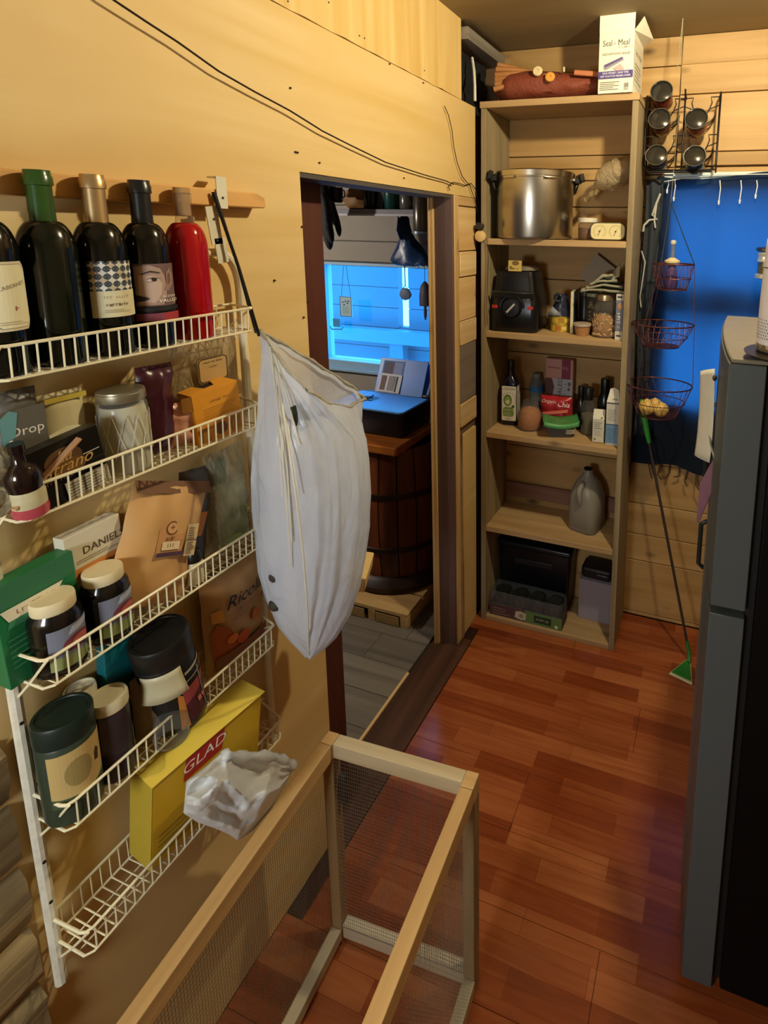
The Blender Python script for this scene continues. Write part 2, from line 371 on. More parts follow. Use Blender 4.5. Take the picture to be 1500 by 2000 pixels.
# left wall: stud core, plywood sheets, planks
CORE = P('#6b5138', 0.8)
m = MB(); m.box(-0.1, -1.0, -0.05, -0.013, 1.12, 2.645); m.box(-0.1, 1.12, 1.985, -0.013, 2.06, 2.645); m.box(-0.1, 2.0, -0.05, -0.013, 2.75, 2.33); m.box(-0.1, 2.06, 2.33, -0.09, 2.75, 2.645); m.box(-0.1, 2.56, -0.05, -0.013, 2.85, 2.645); m.box(-0.1, 2.46, 2.33, -0.013, 2.56, 2.645)
m.box(-0.1, 1.12, -0.05, -0.013, 1.13, 1.985)
wl = struct(m.build('wall_left', CORE))
m = MB(); m.box(-0.012, -1.0, 0.0, 0.0, 1.155, 2.352); m.box(-0.012, 1.155, 1.985, 0.0, 2.2, 2.352); m.build('plywood_sheet', PLY, wl, smooth=0)
m = MB()
edge = [(-1.0, 2.3535)] + [(-1.0 + i * 0.05, 2.3535 + 0.0018 * math.sin(i * 2.3) + 0.0012 * random.uniform(-1, 1)) for i in range(1, 61)] + [(2.065, 2.352)]
top = [(2.065, 2.645), (-1.0, 2.645)]
pl = edge + top; n = len(pl)
m.add([(-0.012, a, b) for a, b in pl] + [(0.003, a, b) for a, b in pl], [tuple(range(n)), tuple(range(2*n-1, n-1, -1))] + [(k, n+k, n+(k+1) % n, (k+1) % n) for k in range(n)])
m.build('plywood_sheet', PLYTOP, wl, smooth=0)
# planks right of the doorway
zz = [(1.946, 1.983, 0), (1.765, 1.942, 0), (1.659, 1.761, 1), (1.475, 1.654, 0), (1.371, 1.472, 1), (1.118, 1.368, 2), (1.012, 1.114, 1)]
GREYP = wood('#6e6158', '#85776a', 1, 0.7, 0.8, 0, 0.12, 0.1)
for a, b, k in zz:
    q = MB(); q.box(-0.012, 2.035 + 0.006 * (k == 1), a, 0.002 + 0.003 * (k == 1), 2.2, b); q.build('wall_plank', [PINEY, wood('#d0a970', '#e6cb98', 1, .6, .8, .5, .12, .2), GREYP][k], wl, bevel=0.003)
q = MB(); q.box(-0.012, 2.062, 0.0, 0.001, 2.2, 0.968); q.build('plywood_sheet', PLY, wl, smooth=0)
q = MB(); q.box(-0.03, 1.996, 0.0, 0.004, 2.033, 1.984); q.build('stud_edge', PINEV, wl, bevel=0.003)
q = MB()
loops = []
for i in range(25):
    t = i / 24; z = t * 0.985; w = 0.022 + 0.012 * (1 - t) + 0.006 * noise.noise(Vector((0, 0, z * 9))); d = 0.006 + 0.004 * noise.noise(Vector((3, 0, z * 14)))
    loops.append([(-0.012, 2.034, z), (d * 0.6, 2.034, z), (d, 2.034 + w * 0.5, z), (d * 0.4, 2.034 + w, z), (-0.012, 2.034 + w, z)])
q.loft(loops); q.build('bark_edge', wood('#a58350', '#d9bd8a', 2, 0.8, 1.0, 0, 0.4, 0.0, '#6b4a2c'), wl)
# door jamb: dark board and pale stop on the right, dark board on the left, head
q = MB(); q.box(-0.078, 1.984, 0.0, -0.001, 1.997, 1.984); q.build('jamb_board', DARKZ, wl, bevel=0.002)
q = MB(); q.box(-0.104, 1.972, 0.0, -0.08, 1.999, 1.984); q.box(-0.1, 1.965, 0.0, -0.092, 1.972, 1.984); q.build('door_stop', PINEV, wl, bevel=0.002)
q = MB(); q.box(-0.15, 1.08, -0.01, -0.103, 1.357, 2.05); q.build('jamb_board', REDWZ, wl, bevel=0.003)
q = MB(); q.box(-0.11, 1.13, 1.972, -0.003, 1.996, 1.984); q.build('head_board', wood('#46403c', '#5c544e', 1, 0.7), wl)
# open stud bay above the planks
q = MB(); q.box(-0.06, 2.07, 2.575, 0.03, 2.455, 2.62); q.build('top_plate', wood('#6a6258', '#8d8576', 1, 0.7), wl, bevel=0.002)
q = MB(); q.box(-0.085, 2.068, 2.34, -0.02, 2.11, 2.575); q.build('stud', wood('#5b564c', '#777064', 2, 0.7), wl)
q = MB(); q.grid(lambda a, b: (-0.06 + 0.02 * noise.noise(Vector((a*6, b*6, 1))), 2.11 + 0.34 * a, 2.335 + 0.24 * b), 12, 10); q.build('dark_insulation', P('#141214', 0.95, var=.4), wl)
q = MB(); q.tube([(0.012, 2.172, 2.37), (0.01, 2.175, 2.43), (0.0, 2.19, 2.49), (-0.02, 2.215, 2.55)], 0.006, 8); q.build('cable', P('#d8d2bc', 0.4), wl)
# rough bark boards low at the near end
BARK = wood('#6f5c3c', '#a68e62', 1, 0.9, 1.6, 0, 0.9, 0.25, '#4b3b26')
for i in range(9):
    z0 = 0.02 + i * 0.117; q = MB(); loops = []
    for k in range(23):
        t = k / 22; y = -0.6 + 1.035 * t
        a = z0 + 0.01 * noise.noise(Vector((y * 5, i * 3.1, 0))); b = z0 + 0.112 + 0.01 * noise.noise(Vector((y * 5, i * 3.1 + 1.5, 0)))
        pr = [(0.001, a), (0.009, a + 0.008)]
        for j in range(1, 6): w = j / 6; pr.append((0.014 + 0.011 * noise.noise(Vector((y * 9, w * 3 + i * 5, 2))) + 0.006 * math.sin(w * PI), a + (b - a) * w))
        pr += [(0.007, b - 0.006), (0.001, b)]
        loops.append([(x, y, z) for x, z in pr])
    q.loft(loops); q.build('bark_slab', BARK, wl, smooth=50)
q = MB()
for u, v in [(566, 172), (576, 297), (580, 298), (623, 318), (700, 70), (710, 75), (760, 125), (827, 138), (826, 162), (788, 348), (640, 5), (560, 3), (535, 548), (589, 443), (592, 620), (600, 590)]:
    p = wx(u, v, 0.0); q.add([(0.0044, p.y + 0.0022*math.cos(k*PI/3), p.z + 0.0022*math.sin(k*PI/3)) for k in range(6)] + [(0.0, p.y + 0.003*math.cos(k*PI/3), p.z + 0.003*math.sin(k*PI/3)) for k in range(6)], [tuple(range(6))] + [(k, 6+k, 6+(k+1) % 6, (k+1) % 6) for k in range(6)])
q.build('nail_heads', P('#2b2118', 0.5), wl, kind='stuff')

# back wall of pine boards with a window
m = MB()
WX0, WX1, WZ0, WZ1 = 0.79, 1.42, 1.085, 2.075
for a in ((-0.012, 0, WX0, 2.645), (WX1, 0, 1.8, 2.645), (WX0, 0, WX1, WZ0), (WX0, WZ1, WX1, 2.645)): m.box(a[0], 2.481, a[1] - 0.05, a[2], 2.56, a[3])
wb = struct(m.build('wall_back', CORE))
zs = [0.0, 0.02, 0.293, 0.429, 0.587, 0.79, 1.085, 1.27, 1.45, 1.63, 1.80, 1.96, 2.075, 2.126, 2.183, 2.412, 2.531, 2.645]
for a, b in zip(zs[:-1], zs[1:]):
    segs = [(-0.011, 1.798)]
    if a >= 1.08 and b <= 2.08: segs = [(-0.011, WX0 - 0.03), (WX1 + 0.03, 1.798)]
    elif a > 2.1: segs = [(-0.011, 0.803), (0.806, 1.798)]
    for x0, x1 in segs:
        dz = 0.004 if (x0 > 0.8 and a > 2.1 and b < 2.64) else 0; q = MB(); q.box(x0, 2.461 + 0.002 * random.random(), a + 0.0018 + dz, x1, 2.4805, b - 0.0018 + (dz if b < 2.6 else 0)); q.build('wall_plank', PINE, wb, bevel=0.0025)
# window behind the curtain
m = MB()
for a in ((WX0 - .03, WZ0 - .03, WX0 + .012, WZ1 + .03), (WX1 - .012, WZ0 - .03, WX1 + .03, WZ1 + .03), (WX0 + .012, WZ0 - .03, WX1 - .012, WZ0 + .012), (WX0 + .012, WZ1 - .012, WX1 - .012, WZ1 + .03)): m.box(a[0], 2.455, a[1], a[2], 2.56, a[3])
w1 = struct(m.build('window_1', P('#cfd6cf', 0.5), bevel=0.003))
q = MB(); q.box(WX0 + .012, 2.495, 1.505, WX1 - .012, 2.54, 1.64); q.build('sash_rail', P('#5b6668', 0.6), w1)
q = MB(); q.box(WX0 + .012, 2.51, WZ0 + .012, WX1 - .012, 2.514, 1.505); q.box(WX0 + .012, 2.51, 1.64, WX1 - .012, 2.514, WZ1 - .012); q.build('pane', glass((.95, .97, 1), .82), w1, smooth=0)

# far room beyond the doorway
m = MB(); YW = 2.75
FX0, FX1, FZ0, FZ1 = -1.27, -0.525, 1.045, 1.64
for a in ((-2.4, -.05, FX0, 2.4), (FX1, -.05, -0.1, 2.4), (FX0, -.05, FX1, FZ0), (FX0, FZ1, FX1, 2.4)): m.box(a[0], YW + .02, a[1], a[2], YW + .1, a[3])
m.box(-2.46, 0.3, -.05, -2.4, 2.85, 2.4); m.box(-2.46, 0.24, -.05, -0.1, 0.3, 2.4)
wf = struct(m.build('wall_far', P('#5a5450', 0.8)))
GREYW = P('#a79f92', 0.75, var=0.1, scale=8)
for a, b, s in ((0.0, 0.30, 0), (0.30, 0.62, 0), (0.62, 1.01, 0), (1.01, 1.35, 1), (1.35, 1.655, 1), (1.655, 1.775, 0), (1.775, 1.98, 0), (1.98, 2.39, 0)):
    for x0, x1 in ([(-2.39, FX0 - .01), (FX1 + .01, -0.105)] if s else [(-2.39, -0.105)]):
        q = MB(); q.box(x0, YW, a + .002, x1, YW + .019, b - .002); q.build('wall_plank', GREYW, wf, bevel=0.004)
m = MB(); m.box(-2.46, 0.24, 2.4, -0.1, 2.85, 2.45); struct(m.build('ceiling', P('#6b6257', 0.9)))
m = MB()
for a in ((FX0 - .02, FZ0 - .05, FX0 + .01, FZ1 + .01), (FX1 - .01, FZ0 - .05, FX1 + .02, FZ1 + .01), (FX0, FZ0 - .05, FX1, FZ0 + .01), (FX0, FZ1 - .008, FX1, FZ1 + .01)): m.box(a[0], YW - .012, a[1], a[2], YW + .09, a[3])
m.box(FX0 - .03, YW - .035, FZ0 - .052, FX1 + .03, YW - .01, FZ0 - .035)
w2 = struct(m.build('window_2', P('#9fc4dd', 0.4), bevel=0.002))
q = MB(); q.box(FX0 + .01, YW + .05, FZ0 + .01, FX1 - .01, YW + .053, FZ1 - .008); q.build('pane', glass((.85, .95, 1), .82), w2, smooth=0)
# porch outside the far window
TARP = P('#1f5f74', 0.6, var=0.12, scale=3)
g0, g1, gz = wy(775, 570, 4.4).x, wy(796, 570, 4.4).x, wy(785, 640, 4.4).z
m = MB(); m.box(-8, 4.43, -1.5, g0, 4.5, 2.16); m.box(g1, 4.43, -1.5, .15, 4.5, 2.16); m.box(g0, 4.43, -1.5, g1, 4.5, gz)
wo = struct(m.build('wall_porch', TARP))
for i in range(13):
    a = -0.4 + i * 0.19
    for x0, x1 in ([(-7.9, g0), (g1, .14)] if a + .1 > gz else [(-7.9, .14)]):
        q = MB(); q.box(x0, 4.412 + .006 * random.random(), a + .003, x1, 4.43, a + .187); q.build('porch_board', TARP, wo, smooth=0)
q = MB(); q.box(-7.0, 4.3, gz - .14, 1.0, 4.41, gz - .02); q.build('rail', P('#2f7488', .6), wo)
q = MB(); a = wy(778, 670, 4.35).x; q.box(a - .07, 4.31, -1.4, a + .07, 4.41, gz - .14); q.build('post', P('#28687c', .6), wo)
m = MB(); m.box(-9, 2.9, -1.6, 5, 9, -1.5); struct(m.build('ground', P('#7f8a90', .9)))

# ceiling, right wall and the wall behind
m = MB(); m.box(-0.1, -1.0, 2.645, 1.86, 2.56, 2.70); struct(m.build('ceiling', wood('#8d7a55', '#a08c64', 0, 0.8, 0.3, 0, 0.05, 0)))
m = MB(); m.box(1.8, -1.0, -.05, 1.86, 2.56, 2.645); struct(m.build('wall_right', wood('#6b573c', '#80694a', 1, 0.7, 0.5)))
m = MB(); m.box(-0.1, -1.06, -.05, 1.86, -1.0, 2.70); struct(m.build('wall_front', wood('#6b573c', '#80694a', 0, 0.7, 0.5)))

# ceiling bulb that lights the room
t = thing('ceiling_bulb', 'bare warm bulb in a white porcelain ceiling holder', 'lamp', (BULB[0], BULB[1], 2.645))
q = MB(); q.lathe([(0.05, 0.0), (0.05, -0.008), (0.022, -0.016), (0.018, -0.03), (0.0, -0.03)], n=20); q.build('lamp_holder', P('#e8e4da', .3), t)
q = MB(); q.sphere((0, 0, -0.06), 0.032, 18, 12, sq=(1, 1, 1.1)); q.build('bulb', emit(BULB_COLOR, BULB_STRENGTH), t)

# added fill lamp, unseen behind the viewer, that lifts the shadows
t = thing('fill_lamp', 'added unseen fill lamp with white drum shade behind the viewer', 'lamp', (0.36, -0.74, 0.0))
q = MB(); q.lathe([(.13, 0), (.13, .012), (.02, .022), (0, .022)], n=28); q.build('lamp_base', BLACK, t, smooth=40)
q = MB(); q.tube([(0, 0, .02), (0, 0, 1.42)], .010, 10); q.build('lamp_pole', BLACK, t)
q = MB(); q.lathe([(.15, 1.40), (.13, 1.68)], n=32, cap=False); q.build('lamp_shade', emit((0.86, 0.95, 1.0), 50.0), t, smooth=60)

# ================================================================== WALL RACK
t = thing('wire_rack', 'white coated wire pantry rack with five baskets on the plywood wall', 'rack', (0.0, 0.67, 0.57))
WIREW = P('#e6dcb8', 0.35, var=0.05)
RUST = P('#d8d2bd', 0.4, var=0.3, scale=60)
RY0, RY1, RXF, RXB = 0.457, 0.885, 0.100, 0.016
for y in (0.455, 0.928):
    q = MB()
    pts = [(0.022, y, 0.578), (0.022, y, 1.72)]
    if y > .6: pts += [(0.022, y - 0.012 * (1 - math.cos(a)) * 4, 1.72 + 0.075 * math.sin(a)) for a in [PI/2*k/6 for k in range(1, 7)]] + [(0.022, 0.80, 1.797)]
    else: pts += [(0.022, y + 0.048 * (1 - math.cos(a)), 1.72 + 0.075 * math.sin(a)) for a in [PI/2*k/6 for k in range(1, 7)]] + [(0.022, 0.66, 1.797)]
    q.tube(pts, 0.0088, 10); u = wbuild(q, 'upright', RUST if y < .6 else P('#ddd3b4', .35), t)
    q = MB()
    for z in ((1.17, 1.09, 0.83, .75) if y < .6 else (1.3,)):
        q.tube([(0.030, y - .001, z), (0.0315, y - .001, z)], 0.0028, 8)
    wbuild(q, 'adjustment_holes', P('#1b1712', .8), u, root=t)
q = MB(); q.tube([(0.022, 0.62, 1.797), (0.022, 0.82, 1.797)], 0.0086, 10); wbuild(q, 'top_bar', P('#ddd3b4', .35), t)
LV = (1.685, 1.481, 1.213, 0.958, 0.711)
for bi, z in enumerate(LV):
    q = MB(); dz = 0.047; r = 0.0026
    q.tube([(RXB, RY0 - .002, z)] + [(RXF - .012, RY0, z)] + [(x, y, z) for x, y in [(RXF - .004, RY0 + .003), (RXF, RY0 + .012)]] + [(RXF, RY1 - .012, z), (RXF - .004, RY1 - .003, z), (RXF - .012, RY1, z), (RXB, RY1 + .02, z)], r, 7)
    q.tube([(RXB, RY0, z - dz), (RXF - .01, RY0, z - dz), (RXF - .002, RY0 + .01, z - dz), (RXF - .002, RY1 - .01, z - dz), (RXF - .01, RY1, z - dz), (RXB, RY1, z - dz)], r * .85, 6)
    q.tube([(RXB, RY0 - .002, z), (RXB, RY1 + .03, z)], r, 6); q.tube([(RXB, RY0, z - dz), (RXB, RY1, z - dz)], r * .85, 6)
    q.tube([(RXB, RY0 - .001, z - dz - .045), (0.06, RY0, z - dz + .0), (RXF, RY0 + .004, z)], r * .85, 6)
    q.tube([(RXB, RY1 + .03, z - dz - .03), (RXB + .004, RY1 + .012, z - dz), (RXF, RY1 - .006, z)], r * .85, 6)
    b = wbuild(q, 'basket', WIREW, t)
    q = MB(); n = 26
    for k in range(n):
        y = RY0 + 0.014 + (RY1 - RY0 - 0.028) * k / (n - 1)
        q.tube([(RXF, y, z), (RXF - .002, y, z - dz + .003), (RXF - .006, y, z - dz - .001), (RXB, y, z - dz - .001), (RXB, y, z)], 0.0014, 5, cap=False)
    for x in (0.045, 0.072): q.tube([(x, RY0, z - dz - .003), (x, RY1, z - dz - .003)], 0.0014, 5)
    wbuild(q, 'basket_wires', WIREW, b, root=t, kind='stuff')
# timber batten and hanger strap
q = MB(); y1, y0 = 1.0, 0.12
q.prism([(y0, 1.885), (y1, 1.889), (y1 + .004, 1.896), (y1 + .001, 1.912), (y1 - .02, 1.921), (y0, 1.927)], 0.001, 0.036)
q.v = [(z, x, y) for x, y, z in q.v]
tag(q.build('timber_batten', wood('#c9924a', '#deb070', 1, .6, .7, .4, .1, 0), bevel=.003), 'orange-brown timber batten screwed across the plywood above the wine bottles', 'batten')
t = thing('hanger_strap', 'white metal hanger strap hooked over the timber batten', 'strap', (0.03, 0.885, 1.80))
q = MB(); q.obox((0.0385, 0.886, 1.915), (0.002, 0.024, 0.062), (0.0, 0, 0)); q.obox((0.028, 0.886, 1.945), (0.024, 0.024, 0.003)); wbuild(q, 'upper_plate', P('#d9d6c4', .4), t)
q = MB(); q.obox((0.0385, 0.862, 1.85), (0.002, 0.026, 0.075), (0.12, 0, 0)); q.obox((0.0385, 0.875, 1.80), (0.002, 0.026, 0.05), (0.1, 0, 0)); wbuild(q, 'lower_plate', P('#d3cfb8', .4), t)
q = MB()
for y, z in ((0.887, 1.905), (0.862, 1.862), (0.866, 1.82)): q.tube([(0.0395, y, z), (0.0402, y, z)], 0.0028, 8)
wbuild(q, 'screw_holes', P('#2a241a', .6), t)

# ---- five bottles on the top basket
BZ = LV[0] - 0.047 + 0.001
def bordeaux(R=0.0355, H=0.283, neck=0.0135, sh=0.168, nb=0.213):
    p = [(R * .55, 0.004), (R * .85, 0.0), (R * .97, 0.003), (R, 0.010), (R, sh)]
    for k in range(1, 9): a = PI/2*k/8; p.append((neck + .0015 + (R - neck - .0015) * math.cos(a) ** 1.0, sh + (nb - sh) * math.sin(a) ** 1.15))
    p += [(neck + .0004, nb + .012), (neck, H - 0.022)]
    return p, [(neck + .0002, H - .022), (neck + .0022, H - .021), (neck + .0022, H - .009), (neck + .0008, H - .007), (neck + .0008, H), (0.0, H)]
def wine(y, label, H=0.283, R=.0355, gl=None, cap=None, neckmat=None, x=0.058):
    t = thing('wine_bottle' , label, 'bottle', (x, y, BZ), TOROOM - 0.35)
    pr, top = bordeaux(R, H)
    q = MB(); q.lathe(pr, n=28); q.build('glass_body', gl, t, smooth=50)
    if cap:
        q = MB(); z0 = H - .075; q.lathe([(0.0160, z0), (0.0152, z0 + .03), (.0150, H - .022), (.0172, H - .021), (.0172, H - .009), (.0160, H - .007), (.0155, H), (0, H)], n=22); q.build('foil_capsule', cap, t, smooth=40)
    else: q = MB(); q.lathe(top, n=22); q.build('bottle_lip', neckmat or gl, t, smooth=40)
    return t, R
DG = P('#0c0d0b', 0.12, spec=0.6, var=0.02)
t, Rr = wine(0.481, 'dark wine bottle with cream octagonal label at the left end of the top basket', gl=DG)
pr = Print(cyl(Rr, 0.013, .52), .005); c = '#d8cfae'
def octo(w, h, k, cv): return [(-w+k, cv-h), (w-k, cv-h), (w, cv-h+k), (w, cv+h-k), (w-k, cv+h), (-w+k, cv+h), (-w, cv+h-k), (-w, cv-h+k)]
pr.poly(octo(.030, .047, .011, .098), '#cabfa0'); pr.poly(octo(.0265, .0435, .010, .098), '#6f664c'); pr.poly(octo(.0258, .0428, .010, .098), '#d9d2ae')
pr.text('CABERNET', 0.001, .112, .0075, '#8b8064', rot=.25); pr.marks((1,), .004, .082, .012, '#a34a4a', .2); pr.lines(-.018, .060, .018, .066, 2, '#b6ab88'); pr.build(t, 'octagonal_label')
t, _ = wine(0.555, 'dark green wine bottle without label or foil, second from the left', gl=P('#0d120a', .13, spec=.6, var=.02), cap=P('#2c4a1c', .25, var=.1), H=.285)
GOLD = P('#b89a6c', 0.35, 0.7)
t, Rr = wine(0.629, 'wine bottle with gold foil neck and circle-pattern label on top basket', gl=DG, cap=GOLD, H=.286)
pr = Print(cyl(Rr, 0.018, 0.20), .004); pr.rect(-.034, .055, .034, .130, '#3f4247')
for i in range(6):
    for j in range(4):
        u = -.028 + i * .0116; v = .093 + j * .0118
        if v < .130: pr.ell(u, v, .0066, .0066, ['#c9c5b6', '#d8d6cc', '#b9a98c'][(i + j) % 3], 14); pr.k -= 1
pr.k += 1
for i in range(6):
    for j in range(4):
        u = -.028 + i * .0116; v = .093 + j * .0118
        for a in range(4):
            b = PI/4 + a * PI/2; pr.poly([(u + .0066*math.cos(b+.75), v + .0066*math.sin(b+.75)), (u + .0066*math.cos(b), v + .0066*math.sin(b)), (u + .0066*math.cos(b-.75), v + .0066*math.sin(b-.75)), (u + .0034*math.cos(b), v + .0034*math.sin(b))], '#2e3a44'); pr.k -= 1
pr.k += 2
pr.rect(-.034, .046, .034, .088, '#cfc6a2'); pr.marks((3, 5,), 0, .078, .007, '#a89d78', wide=1.1); pr.marks((8,), 0, .066, .0078, '#6a6046', .35); pr.lines(-.018, .054, .018, .060, 2, '#a59a77'); pr.build(t)
t, Rr = wine(0.703, 'wine bottle with woman portrait label and black foil neck', gl=DG, cap=P('#17181a', .3), H=.284)
pr = Print(lambda u, v, e: cyl(Rr, 0.013, 0.12)(u * 1.18, v * 1.03, e), .004)
pr.rect(-.030, .034, .030, .128, '#161414'); pr.rect(-.030, .058, .030, .128, '#6d5250'); sk = '#a58a7c'
pr.poly([(-.029, .060), (.004, .060), (.009, .074), (.010, .090), (.008, .108), (.003, .120), (-.010, .126), (-.029, .124)], sk)
pr.poly([(-.026, .064), (-.006, .064), (.002, .078), (.004, .096), (-.004, .108), (-.024, .110)], '#bda391')
pr.poly([(.006, .084), (.012, .082), (.021, .094), (.022, .110), (.016, .120), (.010, .112), (.010, .096)], '#93766d'); pr.poly([(.012, .092), (.017, .097), (.018, .110), (.014, .113), (.012, .104)], '#6f4f4c')
pr.poly([(-.021, .112), (-.010, .117), (.001, .114), (.002, .112), (-.010, .1145), (-.021, .1105)], '#3a2820')
pr.poly([(-.015, .101), (-.008, .105), (.001, .1025), (-.006, .099)], '#d5c3b4'); pr.ell(-.006, .1022, .0034, .0029, '#2c1f1b', 12); pr.poly([(-.016, .102), (-.008, .1062), (.002, .1032), (-.008, .1045)], '#33221d')
pr.poly([(-.029, .078), (-.017, .074), (-.013, .071), (-.019, .067), (-.029, .066)], '#241a1c')
pr.text('ALEFJAN', .0125, .0735, .0056, '#e4dcd6'); pr.text('VALLEJO', .0120, .0665, .0078, '#f2ece6', wide=1.0)
pr.rect(-.030, .050, .030, .057, '#161414'); pr.rect(-.030, .034, .030, .0465, '#9c2f33'); pr.rect(-.030, .034, .002, .0465, '#7b3a4a'); pr.build(t)
t = thing('liqueur_bottle', 'clear bottle of red liqueur with corked neck at the right end', 'bottle', (0.056, 0.783, BZ), TOROOM)
H = .278; Rr = .035
body = [(0.028, 0.002), (.033, 0.0), (Rr, .006), (Rr, .165)] + [(.0145 + (Rr - .0145) * math.cos(PI/2*k/8), .165 + .05 * math.sin(PI/2*k/8)) for k in range(1, 9)] + [(.0128, .235), (.0128, H - .03), (.0150, H - .028), (.0150, H - .010), (.0130, H - .008)]
q = MB(); q.lathe(body[9:], n=28, cap=False); q.build('glass_neck', glass((.97, .95, .93), .88), t, smooth=50)
q = MB(); q.lathe(body[:12], n=28); q.build('liqueur', P('#a00c14', .1, spec=.6, var=.03, subs=.4), t, smooth=50)
q = MB(); q.lathe([(.0118, H - .05), (.0118, H - .012), (.0138, H - .010), (.0138, H), (0, H)], n=16); q.build('cork_stopper', P('#a9844f', .8, var=.2), t, smooth=40)

def carton(name, label, cat, loc, w, d, h, rz=TOROOM, mat='#dddddd', rough=.5, group=None, rot=None, part='box_body', bevel=.0012):
    t = thing(name, label, cat, loc, rz, group, rot)
    q = MB(); q.box(-w/2, -d/2, 0, w/2, d/2, h); q.build(part, P(mat, rough, var=.04), t, smooth=0, bevel=bevel); return t
def pouch_mb(w, h, th, topflat=.12, seed=0, wr=.004, base=0.0, taper=0.0):
    """soft pouch: front and back skins bulging between flat seams; front towards local -y"""
    q = MB(); nu, nv = 14, 18
    def skin(sgn):
        def f(a, b):
            x = (a - .5) * w * (1 - taper * b); z = b * h
            e = (1 - abs(2*a-1) ** 2.6) ** .8; v = min(1.0, (1 - b) / max(topflat, 1e-3)) ** .6 * (base + (1-base) * min(1, b / .18) ** .7)
            nz = noise.noise(Vector((a*4 + seed*3.7, b*5, sgn + seed))) + .5 * noise.noise(Vector((a*9 + seed, b*11 + seed*2, sgn)))
            return (x + wr * .5 * noise.noise(Vector((b*6, seed, 1))), sgn * (th/2 * e * v + wr * nz * min(1, e * 2)) , z)
        return f
    q.grid(skin(-1), nu, nv); q.grid(lambda a, b: skin(1)(1 - a, b), nu, nv); return q
def jar_prof(R, H, neck, sh=.80, nk=.88): return [(R * .8, .002), (R * .93, 0), (R, .006), (R, H * sh - .012), (R * .97, H * sh), (neck, H * nk), (neck, H)]

# ---- second basket
Z2 = LV[1] - .047 + .001
t = thing('grey_pouch', 'dark grey pouch with one white word at the left end of second basket', 'pouch', (0.040, 0.497, Z2), TOROOM)
q = pouch_mb(.058, .175, .03, .1, 3, .002); q.build('pouch_body', P('#57534a', .4, var=.1), t, smooth=60)
pr = Print(lambda u, v, e: (u, -.0175 - e, v)); pr.rect(-.028, .04, .028, .15, '#57534a'); pr.text('Drop', .003, .116, .020, '#d9d4c4', rot=0.0); pr.poly([(-.028, .10), (-.012, .11), (-.006, .145), (-.016, .15), (-.028, .14)], '#5f8f92'); pr.ell(-.018, .104, .003, .003, '#efeee6', 10); pr.build(t)
t = thing('seasoning_packet', 'cream paper packet with yellow top edge between grey pouch and flour jar', 'packet', (0.034, 0.561, Z2), TOROOM)
q = pouch_mb(.062, .155, .022, .1, 5, .001); q.build('packet_body', P('#c9bd93', .5, var=.06), t, smooth=60)
pr = Print(flat(-.0128)); pr.rect(-.029, .142, .029, .150, '#b9a23c'); pr.build(t, 'yellow_edge'); pr = Print(flat(-.0128)); pr.poly([(-.029, .085), (.029, .085), (.012, .098), (-.004, .101), (-.029, .094)], '#e0d8b0'); pr.build(t)
t = thing('mason_jar', 'quilted glass mason jar of white flour with metal lid', 'jar', (0.060, 0.634, Z2), TOROOM)
R_, H_ = .036, .135
q = MB(); q.lathe(jar_prof(R_, H_, .031, .86, .92), n=28, cap=False); q.build('glass_body', glass((.93, .93, .88), .82), t, smooth=50)
q = MB(); q.lathe([(r - .0022, z + .002) for r, z in jar_prof(R_, H_ * .84, .033, .9, .97)], n=26); q.build('flour', P('#d8d2bd', .9, var=.08, scale=50), t, smooth=50)
q = MB(); q.lathe([(.0335, H_ - .012), (.0345, H_ - .010), (.0345, H_ + .002), (.0335, H_ + .003), (.0335, H_ + .006), (.031, H_ + .0075), (0, H_ + .0065)], n=28); q.build('metal_lid', P('#a79f84', .35, .8), t, smooth=40)
q = MB()
for k in range(12):
    for s_ in (-1, 1):
        q.tube([((R_ + .0003) * math.sin(PI*2*k/12 + s_ * .5 * j / 6), -(R_ + .0003) * math.cos(PI*2*k/12 + s_ * .5 * j / 6), .03 + .012 * j) for j in range(7)], .0006, 4)
q.build('quilted_relief', P('#c9c3ae', .3), t, kind='stuff')
t = thing('snack_bag', 'dark maroon foil snack bag standing behind the flour jar', 'bag', (0.045, 0.697, Z2), TOROOM, rot=(0, .05, TOROOM))
q = pouch_mb(.068, .165, .04, .1, 8, .005); q.build('bag_body', P('#3d1420', .3, var=.25, scale=18), t, smooth=60)
t = thing('pink_sachet', 'pale pink clear sachet slumped beside the orange box', 'sachet', (0.050, 0.748, Z2), TOROOM)
q = pouch_mb(.07, .085, .04, .3, 18, .006); q.build('sachet_body', P('#c98f78', .3, var=.3, scale=30), t, smooth=60)
t = thing('tea_box', 'open orange tea box with torn top in the second basket', 'box', (0.062, 0.806, Z2 - .002), 0, rot=(0.03, -.10, TOROOM - .12))
w, d, h = .095, .042, .105
q = MB(); q.box(-w/2, -d/2, 0, w/2, d/2, h - .002); q.box(-w/2, -d/2, h - .002, w/2, -d/2 + .002, h); q.build('box_body', P('#c98518', .55, var=.08), t, smooth=0)
q = MB(); q.poly = None
q.add([(-w/2, -d/2, h), (w/2, -d/2, h), (w/2 - .004, d/2, h + .002), (.018, d/2, h + .003), (.010, -.004, h + .001), (-.012, -.006, h + .001), (-.02, d/2, h + .002), (-w/2, d/2, h)], [(0, 5, 6, 7), (0, 1, 4, 5), (1, 2, 3, 4)]); q.build('torn_flap', P('#d8922a', .5), t, smooth=0, solid=.0012)
q = MB(); q.box(-.018, -.006, h - .0018, .016, d/2 - .002, h - .0008); q.build('opening_shade', P('#20120a', .9), t, smooth=0)  # dark slab painted for the shade inside the torn opening
q = MB(); q.add([(-w/2 - .001, -d/2, h - .03), (-w/2 - .018, -d/2 + .006, h - .028), (-w/2 - .016, -d/2 + .006, h), (-w/2 - .001, -d/2, h)], [(0, 1, 2, 3)]); q.build('side_flap', P('#8a5714', .6), t, smooth=0, solid=.001)
